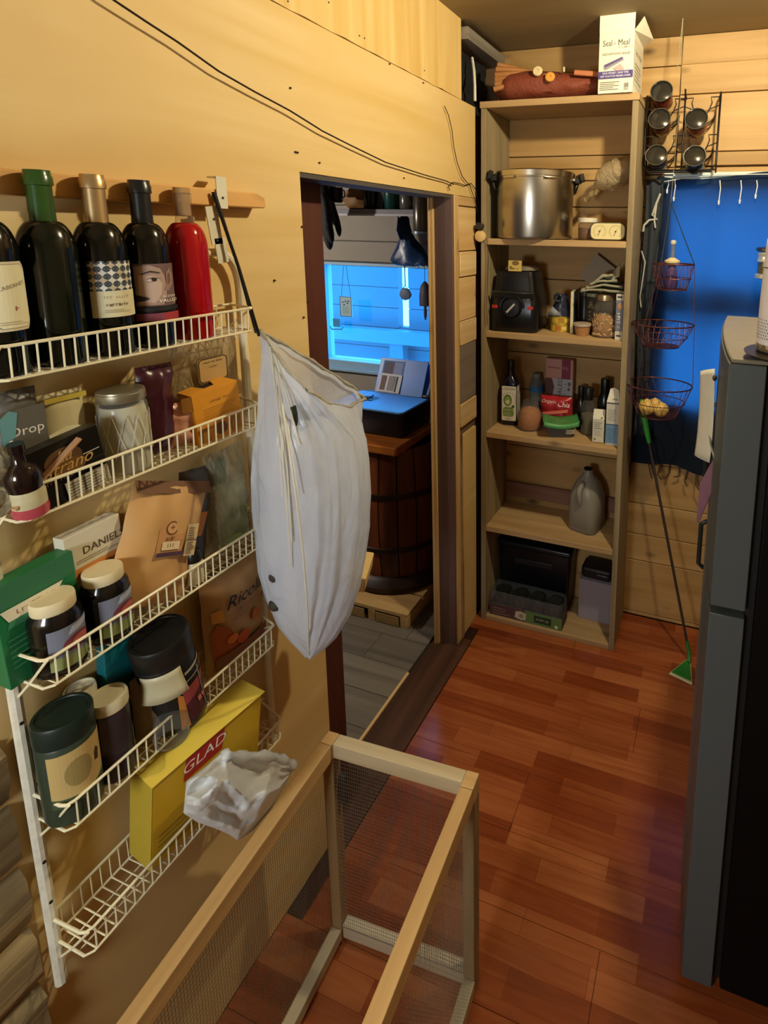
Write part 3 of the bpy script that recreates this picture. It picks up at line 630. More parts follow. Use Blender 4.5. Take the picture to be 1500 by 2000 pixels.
pr = Print(flat(-d/2)); pr.marks((6, 3,), .006, .082, .008, '#8b5a12', .2); pr.lines(-.03, .05, .04, .074, 5, '#a56f16', .3, 4); pr.ell(.0, .022, .013, .013, '#6d4716'); pr.rect(-.044, .006, -.024, .034, '#8e5e14'); pr.rect(.022, .006, .042, .034, '#9c6a18'); pr.build(t)
t = thing('zip_bag', 'clear zip bag with black-outlined tag behind the orange tea box', 'bag', (0.026, 0.825, Z2 + .005), TOROOM)
q = pouch_mb(.15, .185, .028, .15, 21, .006); q.build('bag_film', film('#c9b48a', .3, .55, .25, .8, 40), t, smooth=60)
q = MB(); q.prism([(x, z) for x, z in rrect(-.034, .10, .034, .150, .008)], -.0012, 0.0); q.v = [(x, z - .021, y) for x, y, z in q.v]; tg = q.build('paper_tag', P('#b08d52', .6), t, smooth=0)
pr = Print(flat(-.0222)); o = rrect(-.033, .101, .033, .149, .008); i_ = rrect(-.0315, .1025, .0315, .1475, .007)
for a in range(len(o)): pr.poly([o[a], o[(a+1) % len(o)], i_[(a+1) % len(o)], i_[a]], '#1e1710'); pr.k -= 1
pr.k += 1; pr.marks((5, 4, 5,), 0, .141, .0055, '#3a2c18'); pr.marks((7,), 0, .131, .0055, '#5a4526', .3); pr.build(t)
t = carton('chocolate_box', 'black chocolate box with gold script lettering in the second basket', 'box', (0.081, 0.534, Z2 + .001), .105, .018, .098, mat='#17140f', rough=.3, rot=(0, -.14, TOROOM))
pr = Print(flat(-.009)); pr.ell(-.003, .066, .026, .019, '#5a3d1c'); pr.ell(.004, .052, .022, .012, '#6b4a22'); pr.text('La', -.004, .071, .026, '#c29a4e', .45); pr.text('Strano', -.001, .055, .026, '#c29a4e', .45); pr.rect(-.05, .058, -.022, .0595, '#8b8a80'); pr.rect(.022, .060, .046, .0615, '#b8b6aa'); pr.marks((4, 8,), -.008, .040, .009, '#b9975a', .2)
pr.rect(-.012, .002, .050, .030, '#b5ad98'); pr.lines(-.009, .005, .046, .028, 5, '#5c5647', .35, 3); pr.rect(.012, .004, .014, .029, '#5c5647'); pr.build(t)
t = thing('syrup_bottle', 'small dark round bottle with pink base tilted at the basket corner', 'bottle', (0.083, 0.478, Z2 + .002), 0, rot=(.10, -.12, TOROOM))
q = MB(); q.lathe([(.017, 0.001), (.0205, 0), (.0215, .008), (.0205, .016)], n=22); q.build('pink_base', P('#a8454e', .25, var=.2), t, smooth=50)
q = MB(); q.lathe([(.0205, .016), (.021, .036), (.0195, .042)], n=22); q.build('paper_band', P('#b9b08a', .5, var=.2, scale=60), t, smooth=50)
q = MB(); q.lathe([(.0195, .042), (.021, .052), (.0205, .064), (.015, .076), (.008, .082), (.0075, .098), (.0095, .099), (.0095, .112), (0, .112)], n=22); q.build('dark_glass', P('#1a0f0e', .1, spec=.6), t, smooth=50)
t = tag((lambda q: (q.obox((0, 0, 0), (.010, .004, .115), (0, 0, 0)), q.build('wooden_stick', wood('#8a6544', '#b58a63', 2, .6, 1.0), bevel=.001))[1])(MB()), 'flat brown wooden stick leaning in the second basket corner', 'stick')
t.location = (0.096, 0.497, 1.492); t.rotation_euler = (-.85, .12, 0)
t = thing('clear_wrap', 'crinkled clear wrapper slumped at the far left of second basket', 'wrapper', (0.070, 0.445, Z2 + .006), TOROOM)
q = pouch_mb(.05, .10, .03, .3, 31, .008); q.build('wrap_film', film('#a79a78', .3, .45, .2, 1.0, 40), t, smooth=60)
t = thing('spice_sachet', 'purple foil sachet lying low behind the basket wires', 'sachet', (0.060, 0.512, Z2 + .002), TOROOM)
q = pouch_mb(.06, .04, .016, .3, 12, .003); q.build('sachet_body', P('#3a1626', .3, var=.3), t, smooth=60)

# ---- third basket
Z3 = LV[2] - .047 + .001
t = carton('green_box', 'green carton with white ribbon-shaped label behind the dark jars', 'box', (0.034, 0.492, Z3), .105, .03, .165, mat='#1d6b3e', rough=.4, rot=(0, -.03, TOROOM))
pr = Print(flat(-.015)); pr.rect(-.0525, .128, .0525, .165, '#2f6a48'); pr.poly([(-.043, .095), (.028, .095), (.034, .120), (-.034, .120)], '#3a7b55')
pr.poly([(-.040, .106), (.018, .106), (.034, .126), (-.048, .126)], '#d8cfb4'); pr.marks((8,), -.003, .116, .013, '#8f6a4a'); pr.lines(-.045, .03, .05, .085, 6, '#3d8a5c', .3); pr.build(t)
t = carton('cracker_box', 'white carton with orange band standing between green box and kraft pouch', 'box', (0.026, 0.583, Z3), .088, .024, .185, mat='#d5cdb5', rough=.45, rot=(0, -.02, TOROOM))
pr = Print(flat(-.012)); pr.text("DANIELS", .014, .150, .019, '#4a4234', wide=.9); pr.lines(-.03, .132, .04, .14, 2, '#8f8768'); pr.rect(-.044, .102, .044, .125, '#c8803a'); pr.marks((5, 4,), .004, .1135, .014, '#7d4716', .2); pr.ell(-.002, .093, .0035, .0035, '#3b2c18', 10); pr.build(t)
def dark_jar(y, label, z, x=.064, R=.0335, H=.115, lid='#d9c9a0', g='dark jars with cream lids'):
    t = thing('spread_jar', label, 'jar', (x, y, z), TOROOM, g)
    q = MB(); q.lathe([(R*.85, .001), (R*.95, 0), (R, .006), (R, H*.66), (R*1.0, H*.74), (R*.96, H*.80), (R*.82, H*.86), (R*.78, H*.9)], n=28); q.build('jar_body', P('#15120f', .15, spec=.6), t, smooth=50)
    q = MB(); q.lathe([(R*.81, H*.86), (R*.83, H*.87), (R*.83, H*1.0), (R*.80, H*1.03), (0, H*1.03)], n=30); q.build('cream_lid', P(lid, .45, var=.04), t, smooth=40)
    pr = Print(cyl(R, 0, .15), .005); pr.rect(-.034, .012, .034, H*.68, '#6f7382'); pr.poly([(-.034, .012), (.034, .012), (.034, .026), (-.034, .034)], '#7f8a52'); pr.poly([(-.010, H*.55), (.030, H*.60), (.032, H*.67), (-.004, H*.65)], '#a3a9ba'); pr.ell(.004, H*.42, .021, .013, '#6d2a34'); pr.ell(.008, H*.43, .013, .007, '#a9564a'); pr.build(t)
    return t
dark_jar(0.497, 'dark jar with cream lid nearest the left upright in third basket', Z3)
dark_jar(0.571, 'dark jar with cream lid next to the kraft pouch', Z3, x=.063)
t = thing('kraft_pouch', 'tan kraft stand-up pouch with brown top band leaning in third basket', 'pouch', (0.066, 0.630, Z3 + .010), 0, rot=(-.10, .42, TOROOM - .06))
q = pouch_mb(.150, .215, .05, .28, 41, .005, .35); q.build('pouch_body', P('#c0935a', .45, var=.06, scale=12), t, smooth=60)
pr = Print(lambda u, v, e: (u, -.0272 - e + .10 * max(0, v - .10) , v)); pr.rect(-.024, .085, .026, .150, '#b98752'); pr.ell(.0, .133, .012, .012, '#6b4020'); pr.ell(.0, .133, .0095, .0095, '#c79763'); pr.text('+', 0, .133, .018, '#6b4020'); pr.marks((4,), 0, .116, .009, '#7a4a26'); pr.rect(-.016, .096, .018, .110, '#d7bf95'); pr.text('111', 0, .103, .010, '#6a4a2c'); pr.rect(-.024, .085, .030, .092, '#4a3040')
pr.rect(.030, .082, .052, .138, '#c4ab7c'); pr.lines(.032, .086, .050, .108, 6, '#7e6845', .4, 2); pr.lines(.032, .113, .050, .134, 5, '#7e6845', .4, 5); pr.rect(.030, .1095, .052, .111, '#3e2e1b'); pr.build(t)
pr = Print(lambda u, v, e: (u, -.0062 - e * 2 - .012 * (1 - (v - .186) / .02), v)); pr.rect(-.075, .194, .075, .215, '#6b4524'); pr.build(t, 'top_band')
t = thing('dark_pouch', 'dark foil pouch with orange picture standing behind the kraft pouch', 'pouch', (0.036, 0.742, Z3 + .002), 0, rot=(0, .16, TOROOM))
q = pouch_mb(.07, .205, .03, .15, 44, .003); q.build('pouch_body', P('#3b3431', .3, var=.2), t, smooth=60)
pr = Print(flat(-.0172)); pr.poly([(-.020, .075), (.008, .07), (.020, .115), (.006, .118), (-.008, .10)], '#c07a28'); pr.build(t)
t = thing('pill_bottle', 'small bottle with round black cap below the kraft pouch edge', 'bottle', (0.076, 0.722, Z3), TOROOM)
q = MB(); q.lathe([(.013, .001), (.015, 0), (.0155, .005), (.0155, .040), (.012, .046)], n=18); q.build('bottle_body', P('#c9bb93', .35, var=.1), t, smooth=50)
q = MB(); q.lathe([(.0145, .044), (.0148, .058), (.0105, .067), (0, .069)], n=18); q.build('black_cap', P('#101010', .3), t, smooth=50)
t = thing('herb_bag', 'clear bag holding green and white herb packets at right end of third basket', 'bag', (0.034, 0.846, Z3 + .004), TOROOM)
q = pouch_mb(.10, .215, .045, .45, 51, .009); q.build('bag_film', film('#c3bb9c', .35, .5, .15, 1.0, 45), t, smooth=60)
q = MB(); q.box(-.040, -.010, .004, .040, .006, .142); q.build('white_packet', P('#b9bd9c', .6, var=.12), t, smooth=0, bevel=.003)
q = MB(); q.box(-.032, -.003, .135, .0, .004, .20); q.build('teal_packet', P('#3f6a5c', .5, var=.2), t, smooth=0, bevel=.003)
pr = Print(flat(-.010)); pr.poly([(-.036, .006), (.034, .006), (.036, .07), (.006, .088), (-.03, .06)], '#8fa05c'); pr.poly([(-.002, .064), (.014, .076), (.010, .066), (.026, .064), (.008, .056)], '#2c3e18'); pr.rect(-.040, .138, .040, .140, '#5c6348'); pr.poly([(-.02, .05), (-.018, .05), (.002, .03), (.0, .028)], '#3c4a2a'); pr.build(t)
t = thing('white_sachet', 'white paper sachet poking up behind the dark foil pouch', 'sachet', (0.018, 0.785, Z3 + .03), 0, rot=(0, .5, TOROOM))
q = pouch_mb(.06, .17, .012, .2, 61, .003); q.build('sachet_body', P('#d9cdb0', .5), t, smooth=60)
t = thing('dropper_bottle', 'small blue-black bottle with gold seeds behind the bin bag edge', 'bottle', (0.060, 0.905, Z3 + .0), TOROOM)
q = MB(); q.lathe([(.012, 0), (.0135, .004), (.0135, .042)], n=16); q.build('seed_fill', P('#a88a58', .7, var=.4, scale=120), t, smooth=50)
q = MB(); q.lathe([(.0137, .042), (.0137, .092), (.006, .102), (.006, .112)], n=16); q.build('bottle_body', P('#3c4050', .3), t, smooth=50)
q = MB(); q.lathe([(.009, .112), (.009, .132), (0, .133)], n=14); q.build('black_cap', P('#121214', .4), t, smooth=50)

# ---- fourth basket
Z4 = LV[3] - .047 + .001
def tub(name, label, y, x, R, H, body, lid, z=Z4, lidh=.03, **k):
    t = thing(name, label, k.pop('cat', 'jar'), (x, y, z), TOROOM, rot=k.pop('rot', None))
    q = MB(); q.lathe([(R*.9, .001), (R*.97, 0), (R, .006), (R, H - lidh - .004), (R*.93, H - lidh)], n=28); q.build('jar_body', P(body, .35, var=.08), t, smooth=50)
    q = MB(); q.lathe([(R*1.01, H - lidh), (R*1.02, H - lidh + .002), (R*1.02, H - .004), (R*.97, H), (R*.86, H), (R*.84, H - .002), (0, H - .002)], n=30); q.build('lid', P(lid, .4, var=.05), t, smooth=40)
    return t
t = tub('supplement_tub', 'large tub with dark green lid and yellow label in the fourth basket', 0.490, .060, .0385, .175, '#2f3a2c', '#16241d', lidh=.036)
pr = Print(cyl(.0385, 0, .1), .005); pr.rect(-.05, .035, .05, .128, '#b79c62'); pr.poly([(-.05, .035), (.05, .035), (.05, .060), (.0, .046), (-.05, .052)], '#3c4a30'); pr.ell(-.012, .088, .018, .024, '#8e7a48'); pr.poly([(.012, .082), (.018, .080), (.021, .096), (.016, .104), (.012, .096)], '#3a2413'); pr.build(t)
t = tub('vitamin_jar', 'slim purple-brown jar with beige lid beside the yellow-labelled tub', 0.553, .066, .0275, .150, '#2f2428', '#c9bd9a', lidh=.02)
pr = Print(cyl(.0275, 0, .6), .005); pr.poly([(.006, .02), (.032, .02), (.032, .105), (.022, .115), (.006, .07)], '#a39a55'); pr.build(t)
tub('vitamin_jar', 'jar with pale lid half hidden behind the slim purple-brown jar', 0.538, .024, .022, .165, '#4b453a', '#c9c2a8', lidh=.02)
t = carton('teal_box', 'teal carton standing behind the jars in the fourth basket', 'box', (0.026, 0.588, Z4), .05, .022, .225, mat='#0d5a60', rough=.4, rot=(0, .05, TOROOM))
t = tub('protein_tub', 'big black tub with red label and loose white seal leaning in fourth basket', 0.672, .066, .047, .205, '#1b1a19', '#171614', lidh=.045, rot=(.05, -.16, TOROOM))
pr = Print(cyl(.047, 0, .35), .006); pr.rect(-.03, .015, .045, .095, '#4a1a24'); pr.poly([(-.03, .095), (.04, .095), (.042, .080), (.01, .075), (-.03, .06)], '#8f3a3a'); pr.poly([(-.045, .01), (-.03, .01), (-.03, .085), (-.038, .095)], '#b9772e'); pr.rect(-.02, .125, .05, .131, '#a8a390'); pr.rect(-.02, .108, .05, .111, '#9a9582'); pr.rect(.006, .02, .010, .12, '#77736a'); pr.marks((4,), .012, .052, .02, '#c9756a', rot=.1); pr.build(t)
q = MB(); q.grid(lambda a, b: ((.049 + .012 * b * b) * math.sin(-1.5 + 1.35 * a), -(.049 + .012 * b * b) * math.cos(-1.5 + 1.35 * a), .155 - .05 * b), 10, 4); q.build('peeled_seal', P('#b7ad8a', .4), t, smooth=60, solid=.001)
t = thing('flour_bag', 'brown-grey paper bag filling the middle of the fourth basket', 'bag', (0.056, 0.632, Z4), TOROOM)
q = pouch_mb(.075, .135, .055, .3, 71, .005, .5); q.build('bag_body', P('#7b654a', .6, var=.12), t, smooth=60)
t = thing('candy_bag', 'tan and orange cough drop bag with black script in the fourth basket', 'bag', (0.040, 0.832, Z4 - .002), 0, rot=(0, .0, TOROOM))
q = pouch_mb(.155, .215, .055, .12, 81, .006, .3); q.build('bag_body', P('#ad824d', .35, var=.08, scale=10), t, smooth=60)
def rb(u, v, e):
    a = u / .155 + .5; b = v / .215; k = (1 - abs(2*a-1) ** 2.6) ** .8 * min(1.0, (1 - b) / .12) ** .6 * (.3 + .7 * min(1, b / .18) ** .7)
    return (u, -(.0275 * k) - .0045 - e, v)
pr = Print(rb, .012); pr.poly([(-.070, .03), (-.02, .03), (-.022, .06), (-.038, .10), (-.060, .118), (-.072, .10)], '#a3501e'); pr.poly([(-.068, .125), (-.045, .118), (-.050, .150), (-.068, .150)], '#c88b3a')
pr.text('Ricola', .005, .152, .040, '#17130f', .35); pr.marks((4, 5,), .010, .128, .012, '#7c5a34'); pr.lines(-.03, .108, .05, .120, 2, '#8d6a40'); pr.ell(.028, .088, .012, .013, '#b0571f'); pr.ell(.052, .118, .005, .006, '#8e5a26'); pr.ell(.055, .14, .004, .005, '#8e5a26'); pr.ell(-.01, .06, .016, .014, '#b5481c'); pr.ell(-.035, .072, .012, .010, '#cf6a2c'); pr.rect(-.068, .012, .068, .045, '#7d4a33'); pr.build(t)
t = thing('clip_top_jar', 'clear glass jar with black rubber ring lying in front of the yellow box', 'jar', (0.086, 0.640, Z4 + .031), 0, rot=(0, PI/2 - .1, TOROOM + .9))
q = MB(); q.lathe([(.020, -.05), (.026, -.048), (.028, -.04), (.028, .028), (.024, .036)], n=24, cap=False); q.build('glass_body', glass((.85, .84, .78), .82), t, smooth=50)
q = MB(); q.tube([(.0265 * math.cos(2*PI*k/24), .0265 * math.sin(2*PI*k/24), .037) for k in range(24)], .0022, 6, closed=True); q.build('rubber_ring', P('#15130f', .5), t)
q = MB(); q.lathe([(.026, .039), (.027, .043), (.022, .048), (0, .05)], n=24); q.build('glass_lid', glass((.88, .87, .8), .82), t, smooth=50)

# ---- bottom basket: yellow box of bags
Z5 = LV[4] - .047 + .001
t = thing('bin_bag_box', 'open yellow bin bag box with red logo patch in the bottom basket', 'box', (0.064, 0.690, Z5 + .008), 0, rot=(0.15, .02, TOROOM - .10))
w, d, h = .225, .062, .200
q = MB(); q.box(-w/2, -d/2, 0, w/2, d/2, h); q.build('box_body', P('#c9a21e', .5, var=.05), t, smooth=0, bevel=.0015)
q = MB(); q.add([(-w/2, d/2, h + .002), (w/2, d/2, h + .002), (w/2 + .004, -d/2 - .004, h + .004), (-w/2 - .004, -d/2 - .004, h + .004)], [(0, 1, 2, 3)]); q.build('top_flap', P('#e0c44c', .5), t, smooth=0, solid=.0015)
pr = Print(flat(-d/2)); pr.poly([(-.056, .148), (.022, .148), (.026, .198), (-.052, .198)], '#a8261c'); pr.text('GLAD', -.015, .174, .034, '#f0e6d8', .1); pr.lines(-.1, .02, .1, .08, 5, '#8a7320', .3); pr.build(t)
pr = Print(lambda u, v, e: (-w/2 - e, -u, v)); pr.rect(-.031, .002, .031, .198, '#b39a30'); pr.build(t, 'end_panel')

# ================================================================== BIN BAG ON A CORD
t = thing('bin_bag', 'translucent white bin bag hanging open from a black cord on the rack', 'bag', (0.19, 1.0, 0.84))
NB = 140; BXC = .165
def pxl(L, k):
    f = max(0, min(1, k)) * (len(L) - 1); i = min(int(f), len(L) - 2); g = f - i; return (L[i][0] + (L[i+1][0] - L[i][0]) * g, L[i][1] + (L[i+1][1] - L[i][1]) * g)
BACKR = [(507, 641), (548, 662), (590, 690), (630, 716), (668, 738), (700, 755), (714, 774)]
FRONTR = [(507, 645), (530, 682), (562, 722), (600, 760), (640, 786), (680, 798), (713, 780)]
def ring_top(a):
    k = (1 + math.sin(a)) / 2; k = .5 - .5 * math.cos(PI * k) if False else k
    xb = .062 + .09 * k; f = (1 + math.cos(a)) / 2; u0, v0 = pxl(BACKR, k); u1, v1 = pxl(FRONTR, k)
    return wx(u0 + (u1 - u0) * f, v0 + (v1 - v0) * f, xb + .13 * math.sin(PI * min(1, k)) ** .7 * f)
ROWS = [(597, 604, 1284, .006), (566, 634, 1258, .04), (541, 657, 1232, .065), (518, 686, 1185, .09), (502, 706, 1130, .110), (495, 716, 1075, .12), (492, 722, 1010, .125), (491, 724, 945, .122), (494, 722, 885, .115), (499, 716, 845, .105)]
loops = []
for j, (ul, ur, v, rx) in enumerate(ROWS):
    el, er = float(ul), float(ur)
    for it in range(5):
        pl_, pr_ = wx(el, v, BXC), wx(er, v, BXC); c = (pl_ + pr_) / 2; d = (pr_ - pl_) / 2
        us = [proj(c + d * math.sin(a) + Vector((rx * math.cos(a), 0, 0)))[0] for a in [2*PI*i/NB for i in range(NB)]]
        el += ul - min(us); er += ur - max(us)
    L = []
    for i in range(NB):
        a = 2*PI*i/NB; z = c.z; ca, sa = math.cos(a), math.sin(a)
        nz = .07 * noise.noise(Vector((ca * 1.8, sa * 1.8, z * 4))) + .05 * noise.noise(Vector((ca * 4, sa * 4, z * 5 + 4))) - .05 * (1 - abs(noise.noise(Vector((ca * 3, sa * 3, z * 3 + 9))))) ** 6
        fan = 5.62 + .010 * (10 - j); seam = .05 * math.exp(-((a - 5.80) / .035) ** 2) + .035 * math.exp(-((a - fan) / .34) ** 2) * max(0, (j - 2) / 7.5) * abs(math.sin(a * 17 + .3 * math.sin(j * 1.3))) ** .7
        L.append(c + d * sa * (1 + nz * .35) + Vector((rx * ca * (1 + nz + seam), 0, .010 * noise.noise(Vector((ca * 2, sa * 2, v * .02))))))
    loops.append(L)
last = loops[-1]
for s_ in (.2, .4, .6, .8, .93):
    L = []
    for i in range(NB):
        a = 2*PI*i/NB; p = last[i].lerp(ring_top(a), s_); ca, sa = math.cos(a), math.sin(a)
        p += Vector((ca, sa * .5, 0)) * (0.010 * math.sin(PI * s_) * (noise.noise(Vector((ca*4, sa*4, s_*2))) + .25 * math.sin(a * 9 + 3 * s_)) + .007 * (1 - s_ * .5) * math.exp(-((a - 5.5) / .34) ** 2) * abs(math.sin(a * 17)) ** .7)
        L.append(p)
    loops.append(L)
top = [ring_top(2*PI*i/NB) for i in range(NB)]
loops.append(top)
cen = sum(top, Vector()) / NB
loops.append([p.lerp(cen, .07) + Vector((0, 0, -.016 + .003 * math.sin(i * .6))) for i, p in enumerate(top)])
q = MB(); q.loft(loops, cap=False)
q.v = [(max(.014, x), y, z) for x, y, z in q.v]
SKIN = [(proj(p), p) for L in loops[:-2] for p in L if p.x > .12 or p.z > 1.5]
def skin_at(u, v):
    c = [(abs(q_[0] - u) + abs(q_[1] - v), p) for q_, p in SKIN]; c.sort(key=lambda e: e[0]); return max((p for d_, p in c[:4]), key=lambda p: p.x)
BAGM = film('#e2e9f6', .34, .19, .26, .4, 20)
wbuild(q, 'bag_skin', BAGM, t, smooth=80)
q = MB(); q.tube([p + Vector((0, 0, -.003 + .0015 * math.sin(i * .7))) for i, p in enumerate(top)], [.0034 + .0012 * math.sin(i * .45) + .0006 * math.sin(i * 1.9) for i in range(NB)], 6, closed=True); wbuild(q, 'rolled_rim', film('#c9c2ae', .3, .0, .35, .6, 60), t, smooth=60)
for k, path in enumerate(([(527, 675), (536, 740), (543, 820), (548, 900), (551, 970)], [(529, 675), (541, 745), (552, 830), (561, 920), (567, 1010), (570, 1060)], [(530, 675), (546, 745), (561, 825), (573, 900), (583, 970)], [(528, 678), (538, 760), (548, 850), (557, 945), (563, 1040), (568, 1110)], [(531, 678), (551, 740), (570, 810), (585, 870)])):
    q = MB(); q.tube([wx(u, v, skin_at(u, v).x + .0015) for u, v in path], [.0026] + [.0019 - .0002 * i for i in range(1, len(path))], 6); wbuild(q, 'gathered_fold', film('#f0ecdc', .3, .0, .3, .2, 40), t, smooth=70)
q = MB(); FP = [(528, 672), (543, 740), (556, 820), (568, 900), (581, 990), (592, 1080), (599, 1170), (602, 1230), (603, 1280)]; FX = [.10, .165, .215, .245, .258, .256, .240, .215, .175]
pp = [wx(u, v, x + .004) for (u, v), x in zip(FP, FX)]
q.tube(pp, [.0022, .0026, .0024, .0022, .0022, .0022, .002, .0018, .0012], 6)
wbuild(q, 'side_seam', film('#ece9dc', .3, .0, .3, .2, 40), t, smooth=70)
q = MB()
for a, b, w in ((tuple(wx(416, 375, .043)), tuple(wx(506, 656, .066)), .0032), (tuple(wx(420, 378, .041)), tuple(wx(500, 650, .07)), .0026)): q.tube([a, ((a[0]+b[0])/2 + .004, (a[1]+b[1])/2, (a[2]+b[2])/2), b], w, 6)
wbuild(q, 'hanging_loop', P('#0d0d0e', .5), t)


def inside(name, label, cat, loc, size, rot, mat):
    q = MB(); q.obox((0, 0, 0), size); o = tag(q.build(name, mat, bevel=.003), label, cat); o.location = loc; o.rotation_euler = rot
inside('food_packet', 'dark green packet showing through the upper side of the bin bag', 'packet', tuple(skin_at(604, 812) + Vector((-.024, 0, 0))), (.005, .045, .055), (0, -.25, .05), P('#2c3526', .5))
inside('print_packet', 'black and white streaked packet pressed against bin bag right side', 'packet', tuple(skin_at(682, 935) + Vector((-.022, -.004, 0))), (.006, .055, .050), (.25, .0, .75), P('#23251f', .5, var=.9, scale=60))
inside('yellow_rind', 'pale yellow scrap low in the bin bag', 'scrap', (0.20, 1.05, 1.01), (.06, .08, .05), (.3, .2, .4), P('#d6b878', .7))
for y, z, s_ in ((.868, 1.055, 'upper of two dark round scraps low at the left of the bin bag'), (.862, .985, 'lower of two dark round scraps low at the left of the bin bag')):
    q = MB(); q.sphere((0, 0, 0), .015, 12, 8); o = tag(q.build('dark_scrap', P('#3a342c', .7)), s_, 'scrap', 'dark scraps in the bin bag'); o.location = skin_at(550, 1120 if 'upper' in s_ else 1190) + Vector((-.030, .008, 0))

# crumpled white bags spilling from the yellow box
def lerp_px(L, k):
    f = k * (len(L) - 1); i = min(int(f), len(L) - 2); g = f - i; return (L[i][0] + (L[i+1][0] - L[i][0]) * g, L[i][1] + (L[i+1][1] - L[i][1]) * g)
def crum(p, k): return Vector((noise.noise(p * k + Vector((3, 1, 7))), noise.noise(p * k + Vector((9, 4, 2))), noise.noise(p * k)))
TOPL = [(364, 1526), (398, 1500), (434, 1468), (455, 1468), (500, 1468), (540, 1470), (566, 1482), (572, 1500)]
BOTL = [(358, 1588), (385, 1606), (420, 1618), (448, 1630), (464, 1642), (495, 1622), (530, 1580), (564, 1520)]
def sheet(a, b, s_):
    u0, v0 = lerp_px(TOPL, a); u1, v1 = lerp_px(BOTL, a); u, v = u0 + (u1 - u0) * b, v0 + (v1 - v0) * b
    edge = min(1.0, 4 * b * (1 - b) + .0) ** .5 * min(1.0, 5 * a * (1 - a)) ** .5
    x = .146 + s_ * .034 * edge + (.013 * math.sin(b * 10 + a * 4 + 2 * math.sin(a * 5)) * (s_ > 0) + .004 * math.sin(a * 13 + b * 7) * (s_ > 0) + .022 * ((1 - abs(noise.noise(Vector((a * 2.2 + b * 1.0, b * 3.4 - a * 2, 4))))) ** 3 - .3) + .005 * (1 - abs(noise.noise(Vector((a * 5, b * 5 + a * 3, 8))))) ** 3 + .008 * noise.noise(Vector((a * 5, b * 4, s_))) + .004 * noise.noise(Vector((a * 12, b * 14, s_)))) * edge
    return wx(u, v, x)
t = thing('spilled_bag', 'crumpled white plastic bag spilling out of the yellow box', 'bag', (0.13, .735, .58))
q = MB(); q.grid(lambda a, b: sheet(a, b, 1), 60, 44); q.grid(lambda a, b: sheet(1 - a, b, -1), 60, 44); wbuild(q, 'bag_folds', film('#e6e8e8', .3, .0, .3, .25, 30), t, smooth=80)
q = MB(); q.tube([sheet(a / 24, .06, 1) + crum(sheet(a / 24, .06, 1), 40) * .004 for a in range(7, 25)], [.009 + .004 * math.sin(i * 1.7) for i in range(18)], 8); wbuild(q, 'rolled_edge', film('#e4e9ee', .35, .02, .25, .3, 40), t, smooth=80)

# ================================================================== TIMBER FRAME WITH MESH
ST = Vector((0.155, 0.972, 0.0)); t = thing('timber_stand', 'unfinished timber frame stand with fine mesh sides, open on top', 'stand', tuple(ST), 0.05)
def fbox(name, a, b, mat, bev=.002): q = MB(); q.box(*a, *b); return q.build(name, mat, t, smooth=0, bevel=bev)
Wd, Ln, Hh, s_ = 0.402, 0.98, 0.61, 0.031
fbox('top_rail', (0, -Ln, Hh - .045), (s_, -.034, Hh), RAILY); fbox('corner_block', (0, -.033, Hh - .045), (s_, 0, Hh), RAILX)
fbox('top_rail', (Wd - s_, -Ln, Hh - .045), (Wd, -.04, Hh), RAILY); fbox('corner_block', (Wd - s_, -.039, Hh - .045), (Wd, 0, Hh), RAILX)
fbox('top_rail', (s_ + .0005, -.030, Hh - .040), (Wd - s_ - .0005, 0, Hh - .001), wood('#b7a27c', '#d8c6a0', 0, .55, .9, .5, .1, .05))
for x in (0.0, Wd - .03):
    fbox('post', (x, -.030, 0.0), (x + .03, 0.0, Hh - .0455), POSTZ); fbox('post', (x, -Ln, 0.0), (x + .03, -Ln + .03, Hh - .0455), POSTZ)
    fbox('bottom_rail', (x, -Ln + .0305, 0.012), (x + .03, -.0305, 0.045), wood('#a89878', '#cbbb98', 1, .6, .9, .3, .1, .1))
fbox('bottom_rail', (.0305, -.026, 0.012), (Wd - .0305, -.002, 0.055), wood('#b3a283', '#cfc1a2', 0, .6, .9, .2, .1, .05))
MESHM = P('#7c7363', .45, .4)
def net(name, o, ux, uz, nx, nz):
    q = MB(); o, ux, uz = Vector(o), Vector(ux), Vector(uz); nrm = ux.cross(uz).normalized(); w = .00026
    def strip(a, b, d):
        d = d.normalized() * w; q.add([a - d, b - d, b + d, a + d], [(0, 1, 2, 3)])
    for i in range(nx + 1): strip(o + ux * (i / nx), o + ux * (i / nx) + uz, ux)
    for k in range(nz + 1): strip(o + uz * (k / nz), o + uz * (k / nz) + ux, uz)
    q.build(name, MESHM, t, smooth=0, solid=.0006, kind='stuff')
net('wire_mesh', (.02, -.0275, .05), (Wd - .04, 0, 0), (0, 0, Hh - .09), 60, 46)
net('wire_mesh', (.003, -Ln + .03, .04), (0, Ln - .06, 0), (0, 0, Hh - .085), 150, 46)
net('wire_mesh', (Wd - .003, -Ln + .03, .04), (0, Ln - .06, 0), (0, 0, Hh - .085), 150, 46)
q = MB(); q.box(.031, -.012, .42, .048, -.002, .50); q.build('latch_plate', P('#2c241c', .6), t, bevel=.002)

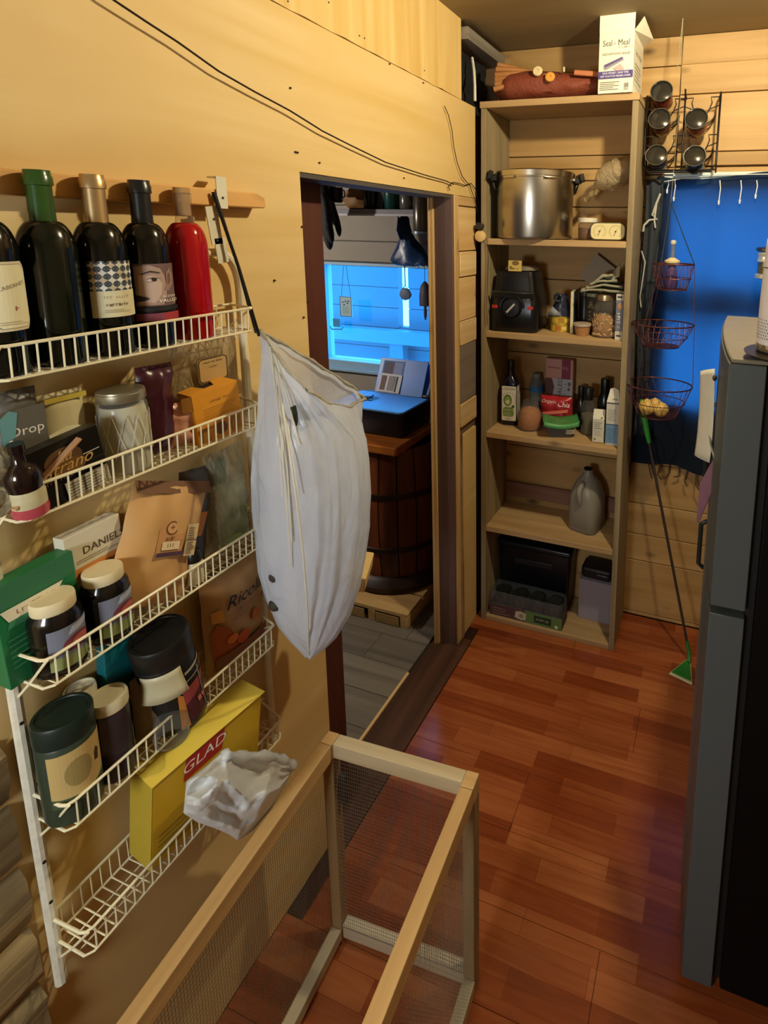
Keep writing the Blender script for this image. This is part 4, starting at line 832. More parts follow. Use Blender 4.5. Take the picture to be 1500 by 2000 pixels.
# ================================================================== BOOKCASE
BX0, BX1, BF, BB = 0.03, 0.677, 2.19, 2.458
t = thing('bookcase', 'tall narrow pine bookcase without a back beside the doorway', 'bookcase', (.35, 2.32, 0))
def bb(name, a, b, mat): q = MB(); q.box(*a, *b); return wbuild(q, name, mat, t, smooth=0, bevel=.002)
bb('side_panel', (BX0, BF, 0), (BX0 + .024, BB, 2.343), SIDEW); bb('side_panel', (BX1 - .024, BF, 0), (BX1, BB, 2.343), SIDEW)
ST_ = (2.37, 1.816, 1.413, .95, .489, .025)
for i, z in enumerate(ST_):
    x0, x1 = (BX0 - .004, BX1 + .003) if i == 0 else (BX0 + .0245, BX1 - .0245)
    bb('shelf', (x0, BF + (.0 if i else -.004), z - (.026 if i < 5 else .025)), (x1, BB - .002, z), SHELFW)
bb('back_cleat', (BX0 + .025, BB - .016, .525), (BX1 - .025, BB - .001, .60), wood('#6e4a3a', '#8a6350', 0, .6, .8)); 
zA, zB, zC, zD, zE, zT = ST_[1] + .0005, ST_[2] + .0005, ST_[3] + .0005, ST_[4] + .0005, ST_[5] + .0005, ST_[0] + .0005

# --- on top
t = thing('leather_bag', 'rust-red woven bag with tan strap bundle and two wooden toggle buttons', 'bag', (.30, 2.31, zT))
def lbag(a, b):
    th = 2*PI*a; L = b
    w = (.5 + .5 * math.sin(PI * min(1, L / .18) / 2)) * (1 - .28 * L ** 2.2) * (1 if L < .93 else max(.55, 1 - (L - .93) * 4))
    r = Vector((0, math.cos(th) * .105 * w, .062 + math.sin(th) * .060 * w - (.002 if math.sin(th) < 0 else 0)))
    nz = .006 * noise.noise(Vector((L * 9, math.cos(th) * 3, math.sin(th) * 3)))
    return (-.235 + .465 * L, r.y + nz, max(.001, r.z * (1 - .0 * L) + nz + .012 * math.sin(L * 5) * (math.sin(th) > 0)))
q = MB(); q.grid(lambda a, b: lbag(a, b), 26, 30); q.add([lbag(i/26, 0) for i in range(26)], [tuple(range(26))]); q.add([lbag(i/26, 1) for i in range(26)], [tuple(range(25, -1, -1))])
q.build('bag_body', P('#7a3a26', .6, var=.25, scale=90, bump=.35), t, smooth=60)
for k in range(7):
    q = MB(); pts = []
    for i in range(12):
        f = i / 11; pts.append(Vector((-.222 + .22 * f, -.098 + .025 * f + .007 * k + .010 * math.sin(f * 4 + k), .050 + .0165 * k * (1 - .80 * f) + .045 * f + .006 * math.sin(f * 3 + k * 1.3))))
    q.tube(pts, [.0115 - .004 * f_ / 11 for f_ in range(12)], 8); q.build('strap_strand', P('#a5703c', .6, var=.2, scale=40), t, smooth=60)
for x, z, c in ((-.030, .105, '#d8c79a'), (.022, .080, '#d59a45')):
    q = MB(); q.lathe([(.0, -.005), (.018, -.005), (.020, 0), (.018, .005), (.006, .006), (.005, .003), (0, .003)], n=22); q.xf(Matrix.Translation((x, -.108, z)) @ Matrix.Rotation(PI/2 - .2, 4, 'X')); b = q.build('toggle_button', P(c, .45, var=.1), t, smooth=40)
q = MB(); q.obox((.165, -.092, .088), (.10, .012, .020), (0, .10, .12)); q.build('buckle_tab', P('#b06a42', .5), t, bevel=.004)
q = MB(); q.obox((.075, -.095, .108), (.006, .004, .018)); q.build('pale_tag', P('#d9c7a6', .5), t)
t = thing('sealer_box', 'white and purple vacuum sealer carton with open flaps on top of the bookcase', 'box', (.590, 2.275, zT), -.03)
w, d, h = .132, .20, .215
q = MB(); q.box(-w/2, -d/2, 0, w/2, d/2, h); q.build('box_body', P('#dcd8c4', .5, var=.03), t, smooth=0, bevel=.001)
q = MB(); q.add([(-w/2, -d/2, h), (w/2, -d/2, h), (w/2 + .002, -d/2 - .002, h + .068), (-w/2, -d/2 - .002, h + .068)], [(0, 1, 2, 3)]); q.build('front_flap', P('#e0dcc8', .5), t, smooth=0, solid=.0012)
q = MB(); q.add([(w/2, -d/2, h), (w/2, d/2, h), (w/2 + .045, d/2 - .04, h + .012), (w/2 + .03, -d/2 + .02, h + .050)], [(0, 1, 2, 3)]); q.build('side_flap', P('#d8d3be', .5), t, smooth=0, solid=.0012)
pr = Print(flat(-d/2)); U = '#4a3f78'
pr.text('Seal', -.034, .176, .030, '#3b352d', wide=.78); pr.text('a', -.0085, .176, .020, '#7a756a', .3, wide=.8); pr.text('Meal', .028, .176, .030, '#3b352d', wide=.78); pr.marks((2, 9,), .035, .160, .010, '#8c877c'); pr.text('VACUUM FOOD SEALER', .0, .138, .0115, '#6d675f', wide=.85)
pr.poly([(-.046, .098), (.026, .124), (.030, .114), (-.040, .082), (-.046, .088)], '#8f8c93'); pr.poly([(-.045, .101), (.024, .126), (.026, .118), (-.042, .092)], '#5b4f78'); pr.poly([(-.010, .088), (.018, .102), (.034, .080), (.006, .074)], '#c9a09a'); pr.ell(.006, .107, .003, .003, '#333')if False else None
pr.rect(-w/2, .052, w/2, .078, U); pr.text('SAVE MONEY / SAVE TIME', 0, .0705, .0108, '#e8e4f0', wide=.8); pr.text('KEEP YOUR FOOD FRESHER LONGER', 0, .0595, .0095, '#e8e4f0', wide=.72)
pr.lines(-.058, .012, .020, .045, 5, '#8b8678', .3, 8); pr.rect(.036, .010, .052, .034, '#a9a596'); 
for k in range(6): pr.rect(.038 + k*.0023, .018, .0392 + k*.0023, .032, '#55524a'); pr.k -= 1
pr.k += 1; pr.build(t)
pr = Print(side_r(w/2)); pr.rect(-.09, .03, .09, .19, '#cfcab6'); pr.text('Seal a Meal', 0, .15, .028, '#5b554a'); pr.lines(-.07, .05, .07, .12, 5, '#8d887a', .4); pr.build(t, 'side_print')

# --- pot shelf
t = thing('pressure_cooker', 'large brushed aluminium pressure cooker with black side handles', 'pot', (.228, 2.318, zA), .5)
Rp, Hp = .166, .262
q = MB(); q.lathe([(Rp - .012, 0), (Rp - .003, .004), (Rp, .012), (Rp, Hp - .012), (Rp + .002, Hp - .010), (Rp + .002, Hp - .002)], n=56)
q.build('pot_body', P('#b9b2a4', .27, 1.0, var=.06, scale=5), t, smooth=40)
q = MB(); q.lathe([(Rp + .005, Hp - .004), (Rp + .006, Hp + .016), (Rp + .002, Hp + .020), (Rp - .02, Hp + .022), (Rp - .04, Hp + .026), (0, Hp + .03)], n=56); q.build('lid', P('#cdc6b6', .25, 1.0, var=.05), t, smooth=40)
for k in range(6):
    a = k * PI/3 - PI/2 + .2; q = MB(); q.tube([((Rp + .006) * math.cos(a + j * .04), (Rp + .006) * math.sin(a + j * .04), Hp - .012) for j in range(-4, 5)], .006, 6); q.build('lid_lug', P('#cdc6b6', .25, 1.0), t, smooth=60)
for sx in (-1, 1):
    q = MB(); q.obox((sx * (Rp + .016), -.01, Hp - .012), (.034, .05, .024)); q.obox((sx * (Rp + .032), -.01, Hp + .0), (.02, .075, .036), (0, sx * -.25, 0)); q.tube([(sx * (Rp + .005), -.01, Hp - .06), (sx * (Rp + .02), -.01, Hp - .02)], .009, 8)
    q.build('side_handle', P('#121212', .25, spec=.6), t, bevel=.007)
t = thing('spice_jar', 'small glass jar with flat white lid beside the pressure cooker', 'jar', (.468, 2.31, zA))
q = MB(); q.lathe([(.036, 0), (.040, .004), (.040, .062), (.034, .072), (.034, .078)], n=24, cap=False); q.build('glass_body', glass((.85, .8, .72), .82), t, smooth=50)
q = MB(); q.lathe([(.035, .003), (.037, .006), (.037, .052)], n=22); q.build('spice_fill', P('#8a5f48', .8, var=.3, scale=60), t, smooth=50)
q = MB(); q.lathe([(.0415, .074), (.0415, .090), (.039, .092), (0, .092)], n=26); q.build('white_lid', P('#d9d4c0', .4), t, smooth=40)
t = thing('kitchen_gauge', 'cream oblong two-dial gauge leaning at the right of the pot shelf', 'gauge', (.566, 2.255, zA), 0, rot=(-.10, 0, 0))
w, h = .150, .074
q = MB(); q.prism(rrect(-w/2, 0, w/2, h, .026, 6), -.02, .0); q.v = [(x, z + .008, y) for x, y, z in q.v]; q.build('gauge_case', P('#4a4231', .4), t, bevel=.003)
pr = Print(flat(-.0122)); pr.poly(rrect(-w/2 + .006, .005, w/2 - .006, h - .005, .022, 5), '#d8cb98')
for cx in (-.033, .033):
    for k in range(15):
        a = PI * (1.25 - 1.5 * k / 14); c, s2 = math.cos(a), math.sin(a)
        pr.poly([(cx + .022*c - .001*s2, .036 + .022*s2 + .001*c), (cx + .027*c - .001*s2, .036 + .027*s2 + .001*c), (cx + .027*c + .001*s2, .036 + .027*s2 - .001*c), (cx + .022*c + .001*s2, .036 + .022*s2 - .001*c)], '#6b5c33'); pr.k -= 1
    pr.k += 1; pr.poly([(cx - .008, .020), (cx - .005, .018), (cx + .011, .054)], '#8a6a2c'); pr.ell(cx, .036, .004, .004, '#5a4a2a', 10)
pr.build(t, 'dial_face')
t = thing('onion_bag', 'clear plastic bag of dried slices wedged high at the right of the pot shelf', 'bag', (.585, 2.32, zA + .255), 0, rot=(0, -.5, .1))
q = MB(); q.sphere((0, 0, .02), .075, 20, 12, sq=(1.25, .75, .72), amp=.25, fr=12)
q.build('bag_film', film('#d6c39a', .35, .45, .2, .8, 40), t, smooth=70)
q = MB(); q.sphere((.03, .01, .025), .05, 14, 9, sq=(1.0, .8, .7), amp=.3, fr=14); q.build('dried_slices', P('#a8794a', .7, var=.4, scale=40), t, smooth=60)
q = MB(); q.grid(lambda a, b: (-.09 - .07 * a, -.03 + .06 * b + .01 * math.sin(a * 9), -.005 - .01 * a + .012 * math.sin(b * 7 + a * 5)), 8, 6); q.build('twisted_end', film('#d6bd8c', .35, .4, .2, .8, 50), t, smooth=70)

# --- appliance shelf
t = thing('blender_base', 'black countertop blender base with round dial and red switches', 'blender', (.165, 2.318, zB), .06)
def rs(w, d, r): return rrect(-w/2, -d/2, w/2, d/2, r, 4)
prof = [(.200, .205, 0.0), (.212, .215, .006), (.214, .216, .09), (.206, .205, .15), (.190, .19, .185), (.178, .18, .235), (.168, .17, .262)]
q = MB(); q.loft([[(x, y, z) for x, y in rs(w, d, .03)] for w, d, z in prof]); q.build('motor_housing', P('#101114', .28, spec=.55), t, smooth=40)
q = MB(); q.prism(rs(.185, .185, .03), .185, .196); q.build('trim_band', P('#2a2a28', .3), t, bevel=.003)
q = MB(); q.obox((0, -.109, .165), (.19, .012, .030), (.35, 0, 0)); q.build('front_brow', P('#23231f', .25, spec=.6), t, bevel=.004)
q = MB(); q.lathe([(.046, 0), (.046, .004), (.040, .012), (.037, .020), (0, .021)], n=28); q.xf(Matrix.Translation((-.005, -.106, .108)) @ Matrix.Rotation(PI/2, 4, 'X')); kn = q.build('dial', P('#17171a', .3), t, smooth=40)
q = MB(); q.obox((-.005, -.128, .108), (.008, .003, .052), (0, .75, 0)); q.build('dial_pointer', P('#b9b6ac', .3), kn)
q = MB(); q.tube([(-.005 + .052 * math.cos(PI*k/14), -.108, .108 + .052 * math.sin(PI*k/14)) for k in range(15)], .006, 6); q.build('dial_hood', P('#1b1b1d', .3), t, smooth=60)
for x in (-.083, .078): q = MB(); q.obox((x, -.1085, .110), (.026, .006, .014)); q.build('red_switch', P('#b0281e', .4), t, bevel=.002)
q = MB(); q.obox((.07, -.104, .155), (.004, .003, .022), (0, .4, 0)); q.build('logo_mark', P('#c9c6ba', .3), t)
t = thing('gasket_ring', 'pale round rubber ring resting on the black blender base', 'ring', (.175, 2.32, zB + .2625), .1)
q = MB(); q.lathe([(.072, .0), (.080, .004), (.076, .018), (.060, .024), (0, .022)], n=28, sx=1.0, sy=.8); q.build('ring_body', P('#776a58', .6, var=.15), t, smooth=50)
t = carton('spice_tin', 'small yellow label tin propped on front of the blender base', 'tin', (.172, 2.232, zB + .2645), .058, .014, .046, rz=.06, mat='#c9ac5a')
pr = Print(flat(-.007)); pr.rect(-.023, .010, .0, .014, '#2a2316'); pr.rect(-.023, .017, -.012, .021, '#2a2316'); pr.ell(.004, .036, .016, .010, '#7a5a34'); pr.marks((1,), .014, .014, .012, '#6b4a22'); pr.build(t)
for k, (z, lab) in enumerate(((0, 'lower of two round yellow tins stacked beside the blender base'), (.0345, 'upper of two round yellow tins stacked beside the blender base'))):
    t = thing('fish_tin', lab, 'tin', (.352, 2.335, zB + z), .3 * k, 'round yellow tins')
    q = MB(); q.lathe([(.042, 0), (.0435, .002), (.0425, .004), (.0425, .030), (.0435, .032), (.042, .034), (.040, .032), (0, .032)], n=30); q.build('tin_body', P('#c2a23c', .35, .3, var=.08), t, smooth=35)
    pr = Print(cyl(.0425), .006); pr.rect(-.045, .006, .045, .028, '#c9a934'); pr.rect(-.012, .006, .014, .028, '#a57c22' if k else '#b06a20'); pr.rect(.02, .010, .04, .024, '#ddc873'); pr.build(t)
t = thing('blue_bag', 'rolled dark blue foil bag lying on the yellow tins', 'bag', (.350, 2.33, zB + .0695), .1)
def bbg(a, b): th = 2*PI*a; r = (.034 - .020 * b) * (1 + .25 * noise.noise(Vector((math.cos(th)*2, math.sin(th)*2, b*4)))); return (.055 * (1 - 1.1 * b * .4) * math.cos(th) * (1 - .35*b) + .012 * b, .035 * math.sin(th) * (1 - .4*b) + .004 * noise.noise(Vector((a*9, b*9, 0))), .095 * b + .004 * math.sin(th * 3))
q = MB(); q.grid(bbg, 20, 14); q.build('bag_body', P('#23283a', .3, var=.5, scale=22), t, smooth=70)
q = MB(); q.tube([(-.004 + .016 * math.cos(k * .55), -.028, .082 + .016 * math.sin(k * .55)) for k in range(11)], .006, 6); q.build('rolled_top', P('#20242f', .3), t, smooth=70)
q = MB(); q.add([(-.052, -.030, .004), (.018, -.036, .002), (-.028, -.034, .044)], [(0, 1, 2)]); q.build('silver_corner', P('#8f929a', .3), t, solid=.001)
t = thing('thin_book', 'thin upright cream-spined book between the tins and dark jar', 'book', (.409, 2.345, zB), .12)
q = MB(); q.box(-.007, -.06, 0, .006, .06, .182); q.build('pages', P('#d3c69a', .6), t, smooth=0, bevel=.001); q = MB(); q.box(.0062, -.06, 0, .0095, .06, .184); q.build('back_cover', P('#1e2f3c', .4), t, smooth=0, bevel=.001)
t = tub('pepper_jar', 'tall dark jar standing behind the thin book', .0, .0, .024, .185, '#231f1e', '#2b2726', z=0, cat='jar'); t.location = (.447, 2.395, zB)
t = thing('nut_jar', 'glass jar of pale nuts with pale lid behind the oat jar', 'jar', (.492, 2.375, zB))
q = MB(); q.lathe(jar_prof(.036, .165, .03), n=24, cap=False); q.build('glass_body', glass((.9, .87, .78), .82), t, smooth=50)
q = MB()
rn = random.Random(4)
for k in range(46):
    a, r = rn.random() * 6.28, rn.random() ** .5 * .026; q.sphere((r*math.cos(a), r*math.sin(a), .010 + rn.random() * .12), .0095, 6, 4, sq=(1, .8, .7))
q.build('nuts', P('#bd9c62', .6, var=.25, scale=50), t, kind='stuff')
q = MB(); q.lathe([(.033, .158), (.033, .172), (0, .173)], n=24); q.build('pale_lid', P('#9aa07a', .4), t, smooth=40)
t = thing('deli_tub', 'small round clear tub of brown grains in front of the nut jar', 'tub', (.468, 2.272, zB))
q = MB(); q.lathe([(.029, 0), (.035, .040)], n=24); q.build('grain_fill', P('#a5764a', .8, var=.4, scale=140), t, smooth=40)
q = MB(); q.lathe([(.037, .040), (.039, .042), (.039, .052), (.034, .053), (0, .051)], n=26); q.build('frosted_lid', P('#b3a390', .35, var=.05), t, smooth=40)
t = thing('oat_jar', 'square-shouldered glass jar of oat flakes at right of appliance shelf', 'jar', (.563, 2.285, zB))
pj = [(.044, .001), (.051, 0), (.053, .006), (.053, .105), (.047, .135), (.039, .15), (.039, .168)]
q = MB(); q.lathe(pj, n=30, cap=False); q.build('glass_body', glass((.92, .9, .84), .82), t, smooth=50)
q = MB(); q.lathe([(.046, .003), (.0505, .006), (.0505, .080), (.040, .09), (.01, .094)], n=26); q.build('oat_bed', P('#b78a5c', .9, var=.35, scale=70, bump=.5), t, smooth=60)
q = MB()
for k in range(130):
    a = rn.random() * 6.28; z = .008 + rn.random() * .085; r = .0508 if z < .078 else .05 * rn.random(); q.obox((r*math.cos(a), r*math.sin(a), z), (.013, .003, .009), (rn.random(), rn.random()*3, a + PI/2))
q.build('oat_flakes', P('#d0ab7c', .8, var=.2), t, kind='stuff')
q = MB(); q.lathe([(.042, .156), (.0425, .172), (.042, .178), (.040, .180), (.036, .184), (0, .184)], n=28); q.build('metal_lid', P('#b59a78', .3, .8), t, smooth=40)
t = thing('grey_card', 'square grey card tilted on one corner behind the jars', 'card', (.468, 2.40, zB + .205), 0, rot=(-.12, .62, 0))
q = MB(); q.box(-.065, -.001, 0, .06, .001, .125); q.build('card_sheet', P('#9c8f7c', .7, var=.06), t, smooth=0)
t = thing('cloth_bundle', 'folded grey-green cloth bundle lying across the jar lids', 'cloth', (.555, 2.31, zB + .186), .05)
for k in range(4):
    q = MB(); z0 = .0 + .014 * k
    q.grid(lambda a, b: (-.095 + .02 * k + (.19 - .04 * k) * a + .01 * noise.noise(Vector((b*4, k, 0))), -.075 + .14 * b, z0 + .006 + .006 * noise.noise(Vector((a*2.5 + k, b*3, k*3))) + .012 * (1 - abs(2*a - 1)) + .010 * k * a * (1-b)), 16, 12)
    q.build('cloth_fold', P('#8f8c74', .9, var=.12, sheen=.2), t, smooth=70, solid=.009)
q = MB(); q.grid(lambda a, b: (-.03 + .09 * a, -.03 + .03 * b, .058 + .055 * a * b + .012 * math.sin(a * 8)), 8, 6); q.build('cloth_corner', P('#a5a48c', .9), t, smooth=70, solid=.003)
t = carton('slim_carton', 'slim blue-grey carton standing upright at the right end of appliance shelf', 'box', (.633, 2.262, zB), .030, .085, .190, rz=0, mat='#6f7283')
pr = Print(flat(-.0425)); pr.rect(-.015, .165, .015, .190, '#c9c3b4'); pr.rect(-.010, .174, .010, .182, '#3b3a42'); pr.rect(-.015, 0, .015, .036, '#c9c3b4'); pr.rect(-.009, .014, .009, .021, '#2e2a2a'); pr.poly([(-.008, .145), (.004, .158), (.012, .140), (.008, .126), (-.004, .132)], '#c48f5c'); pr.marks((4,), -.002, .088, .024, '#dcd8d0', rot=-PI/2); pr.lines(-.008, .050, .010, .060, 3, '#c4c1ba'); pr.build(t)

# --- oil shelf
t = thing('oil_bottle', 'dark square oil bottle with avocado label at left of the shelf', 'bottle', (.118, 2.338, zC), .12)
q = MB(); q.loft([[(x, y, z) for x, y in rs(w, w, r)] for w, r, z in ((.066, .010, 0), (.072, .012, .004), (.072, .012, .196), (.066, .02, .212), (.044, .021, .232), (.031, .0154, .246), (.030, .0149, .270))]); q.build('glass_body', P('#0f1026', .12, spec=.6), t, smooth=40)
q = MB(); q.lathe([(.017, .268), (.0172, .305), (.015, .308), (0, .308)], n=20); q.build('screw_cap', P('#15141d', .3), t, smooth=40)
pr = Print(flat(-.0361)); pr.poly(rrect(-.034, .024, .034, .190, .004, 2), '#d9d4c4'); pr.text('CHOSEN', 0, .176, .015, '#23231f', .15); 
for k in range(9):
    a = -.5 + k * .38; pr.poly([(-.002 + .026*math.cos(a), .126 + .026*math.sin(a)), (.0 + .036*math.cos(a + .04), .126 + .036*math.sin(a + .04)), (.0 + .036*math.cos(a - .04), .126 + .036*math.sin(a - .04))], '#2f3327'); pr.k -= 1
pr.k += 1; pr.ell(-.006, .122, .020, .028, '#4d6b35'); pr.ell(-.006, .120, .0155, .022, '#8aa05a'); pr.ell(-.006, .115, .009, .009, '#d9d2b6'); pr.ell(.020, .094, .007, .007, '#3f5a2c'); pr.poly(rrect(-.028, .046, .024, .090, .012, 4), '#6d8a4a'); pr.text('AVOCADO OIL', -.002, .076, .0085, '#e4e2cc'); pr.lines(-.022, .050, .018, .068, 3, '#a9bb84'); pr.text('500 ML', 0, .034, .009, '#4b4940'); pr.build(t)
pr = Print(side_r(.0361)); pr.poly(rrect(-.034, .024, .034, .190, .004, 2), '#cfcab8'); pr.lines(-.028, .05, .028, .17, 10, '#8b887a'); pr.build(t, 'side_label')
t = thing('lentil_jar', 'squat glass jar of orange lentils in front of a water bottle', 'jar', (.226, 2.305, zC))
q = MB(); q.lathe([(.045, .001), (.053, 0), (.056, .010), (.057, .055), (.048, .085), (.034, .112), (.033, .132)], n=30, cap=False); q.build('glass_body', glass((.92, .92, .9), .82), t, smooth=50)
q = MB(); q.lathe([(.047, .003), (.0535, .011), (.0542, .055), (.044, .083), (.036, .094), (.01, .099)], n=28); q.build('lentils', P('#c98246', .8, var=.35, scale=160, bump=.6), t, smooth=60)
t = thing('water_bottle', 'clear plastic bottle with blue band behind the lentil jar', 'bottle', (.222, 2.405, zC))
q = MB(); q.lathe([(.030, 0), (.033, .006), (.033, .15), (.031, .19), (.018, .222)], n=24, cap=False); q.build('bottle_body', glass((.78, .83, .88), .55), t, smooth=50)
q = MB(); q.lathe([(.0332, .150), (.0334, .175)], n=24); q.build('blue_band', P('#2f6aa8', .4), t, smooth=50); q = MB(); q.lathe([(.019, .205), (.0195, .236), (0, .237)], n=18); q.build('grey_cap', P('#7a8186', .4), t, smooth=40)
t = carton('pink_carton', 'pink, maroon and grey carton standing at back of the oil shelf', 'box', (.333, 2.425, zC), .132, .045, .315, rz=.02, mat='#b98578')
pr = Print(flat(-.0225)); pr.rect(.012, .222, .054, .315, '#7d2740'); pr.marks((2,), .033, .275, .03, '#b98578'); pr.rect(-.055, .27, .005, .276, '#8d5a50'); pr.rect(-.055, .24, .0, .243, '#c9906a'); pr.rect(-.066, .14, .066, .222, '#a9a9ac'); pr.poly([(-.066, .14), (-.030, .14), (-.022, .18), (-.034, .222), (-.066, .222)], '#5a3436'); pr.text('PALEO', .006, .18, .032, '#4a4448', rot=PI/2); pr.lines(.026, .15, .034, .21, 4, '#7d7a80'); pr.ell(.05, .20, .008, .011, '#6a5b5e'); pr.ell(.048, .175, .007, .008, '#6a5b5e'); pr.build(t)
t = thing('chia_bag', 'crinkled red foil bag with white lettering in front of the pink carton', 'bag', (.335, 2.362, zC), .04)
q = pouch_mb(.150, .150, .05, .12, 91, .008, .4); q.build('bag_body', P('#a5232a', .3, var=.3, scale=25), t, smooth=60)
pr = Print(lambda u, v, e: (u, -.0285 - e + .2 * max(0, v - .10), v)); pr.text('Organic', -.03, .128, .022, '#e6c9bf', .2); pr.text('Chia', .038, .118, .032, '#f0e3da', .3); pr.poly([(-.06, .06), (.06, .085), (.062, .10), (-.06, .075)], '#d96a52'); pr.build(t)
t = thing('berry_tub', 'clear berry tub with green film lid at front of the oil shelf', 'tub', (.380, 2.275, zC), .35)
q = MB(); q.loft([[(x, y, z) for x, y in rs(w, d, .012)] for w, d, z in ((.095, .070, 0), (.100, .075, .003), (.135, .100, .062), (.140, .104, .064))]); q.build('tub_body', glass((.62, .58, .56), .5), t, smooth=30)
q = MB()
for k in range(60): q.sphere((rn.uniform(-.04, .04), rn.uniform(-.03, .03), .010 + rn.random() * .04), .010, 6, 4)
q.build('berries', P('#2a1a20', .5, var=.3), t, kind='stuff')
q = MB(); q.grid(lambda a, b: (-.080 + .160 * a, -.058 + .116 * b, .065 + .014 * (2*a - 1) ** 2 + .004 * noise.noise(Vector((a*6, b*5, 2)))), 14, 10); q.build('film_lid', P('#3f8a48', .35, var=.2), t, smooth=70, solid=.0015)
q = MB(); q.grid(lambda a, b: (-.078 + .156 * a, -.0575 - .004 * b, .066 + .014 * (2*a - 1) ** 2 - .020 * b), 12, 2); q.build('lid_skirt', P('#4a8d4d', .4), t, smooth=70, solid=.001)
pr = Print(lambda u, v, e: (u, -.0385 - .42 * v - e, v)); pr.rect(.022, .020, .056, .044, '#c9c8b8'); 
for k in range(8): pr.rect(.025 + k*.0035, .024, .0265 + k*.0035, .040, '#3b3a36'); pr.k -= 1
pr.k += 1; pr.build(t)
def small_bottle(name, label, loc, R, H, glassm, capm, fill=None):
    t = thing(name, label, 'bottle', loc, .2)
    q = MB(); q.lathe([(R*.9, 0), (R, .005), (R, H*.62), (R*.6, H*.74), (R*.5, H*.78)], n=22, cap=not fill); q.build('glass_body', glassm, t, smooth=50)
    q = MB(); q.lathe([(R*.62, H*.74), (R*.64, H*.76), (R*.64, H*.98), (R*.58, H), (0, H)], n=20); q.build('black_cap', capm, t, smooth=40)
    if fill: q = MB(); q.lathe([(R*.86, .004), (R*.93, .008), (R*.93, H*.42)], n=20); q.build('seasoning', fill, t, smooth=50)
    return t
small_bottle('grinder_bottle', 'clear spice grinder bottle with black cap left of the small carton', (.492, 2.335, zC), .032, .215, glass((.8, .78, .7), .82), BLACK, P('#7b765c', .8, var=.3))
small_bottle('tall_bottle', 'taller dark bottle with black cap behind the small white carton', (.556, 2.385, zC), .033, .250, P('#15181a', .2), BLACK)
small_bottle('amber_bottle', 'dark brown bottle half hidden behind the spice grinder bottle', (.445, 2.395, zC), .026, .200, P('#21120e', .2), BLACK)
t = carton('small_carton', 'small white folded-top carton in front of the tall dark bottle', 'box', (.557, 2.268, zC), .050, .050, .105, rz=.08, mat='#cdc8b4')
q = MB(); q.add([(-.025, -.025, .105), (.025, -.025, .105), (.025, .025, .105), (-.025, .025, .105), (-.025, .006, .140), (.025, .006, .140)], [(0, 1, 5, 4), (2, 3, 4, 5), (1, 2, 5), (3, 0, 4)]); q.build('gable_top', P('#d6d1be', .5), t, smooth=0)
pr = Print(flat(-.025)); pr.lines(-.018, .06, .018, .095, 4, '#8c8f80', .4); pr.lines(-.018, .03, .018, .055, 4, '#b3b3a2', .4); pr.ell(-.014, .014, .005, .005, '#7a8a4a', 10); pr.ell(.014, .112, .004, .004, '#77796a', 10); pr.build(t)
t = carton('milk_carton', 'tall white and blue gable-top carton at right end of the oil shelf', 'box', (.620, 2.262, zC), .056, .060, .190, rz=.05, mat='#d2cdbb')
q = MB(); q.add([(-.028, -.030, .190), (.028, -.030, .190), (.028, .030, .190), (-.028, .030, .190), (-.018, -.006, .240), (.018, -.006, .240), (.018, .006, .240), (-.018, .006, .240), (0, -.004, .248), (0, .004, .248)], [(0, 1, 5, 4), (1, 2, 6, 5), (2, 3, 7, 6), (3, 0, 4, 7), (4, 5, 8), (6, 7, 9), (5, 6, 9, 8), (7, 4, 8, 9)]); q.build('gable_top', P('#dbd6c4', .5), t, smooth=0)
pr = Print(flat(-.030)); pr.rect(-.028, .006, .028, .090, '#6f93b0'); pr.rect(-.028, .090, .028, .094, '#3b4e60'); pr.rect(-.028, .184, .028, .189, '#555a58'); pr.lines(-.02, .11, .02, .165, 6, '#a5a698', .35); pr.lines(-.022, .015, .022, .08, 7, '#5a7f9f', .4); pr.text('~', .006, .205, .04, '#6a7a4a'); pr.build(t)

# --- jug shelf and bottom shelf
t = thing('plastic_jug', 'cloudy white plastic milk jug alone on the fifth shelf', 'jug', (.500, 2.345, zD), -.25)
q = MB(); q.loft([[(x, y, z) for x, y in rs(w, w, r)] for w, r, z in ((.13, .03, 0), (.142, .034, .006), (.144, .04, .10), (.144, .045, .16), (.125, .05, .205), (.085, .04, .24), (.048, .0238, .262), (.042, .0208, .285))], cap=True); q.build('jug_body', film('#a39c8c', .3, .06, .35, .1, 15), t, smooth=50)
q = MB(); q.tube([(0, -.052, .235), (0, -.082, .215), (0, -.080, .165), (0, -.066, .140)], .013, 10); q.build('jug_handle', film('#a8a192', .3, .05, .35, .1, 15), t, smooth=60)
q = MB(); q.lathe([(.018, .2852), (.0205, .2855), (.0205, .290), (.0165, .291), (.0165, .2865), (0, .2862)], n=20); q.build('dark_mouth', P('#15110f', .7), t, smooth=40)
pr = Print(flat(-.0722)); pr.marks((7,), .0, .028, .018, '#6f6a5e', .3); pr.build(t, 'moulded_lettering')
t = thing('storage_crate', 'black plastic crate with lid at the back of the bottom shelf', 'crate', (.250, 2.385, zE))
q = MB(); q.loft([[(x, y, z) for x, y in rs(w, d, .015)] for w, d, z in ((.34, .125, 0), (.345, .13, .004), (.37, .14, .30))]); q.build('crate_body', P('#0b0e12', .35, spec=.4), t, smooth=40)
q = MB(); q.prism(rs(.385, .142, .018), .30, .325); q.build('crate_lid', P('#10181c', .3, spec=.5), t, bevel=.006)
q = MB(); q.obox((0, -.070, .235), (.20, .006, .03)); q.build('crate_grip', P('#141b20', .4), t, bevel=.003)
t = thing('shrink_tray', 'shrink-wrapped cardboard tray of small jars with green print on the bottom shelf', 'tray', (.250, 2.252, zE), -.01)
w, d = .362, .095
q = MB(); q.box(-w/2, -d/2, 0, w/2, d/2, .003)
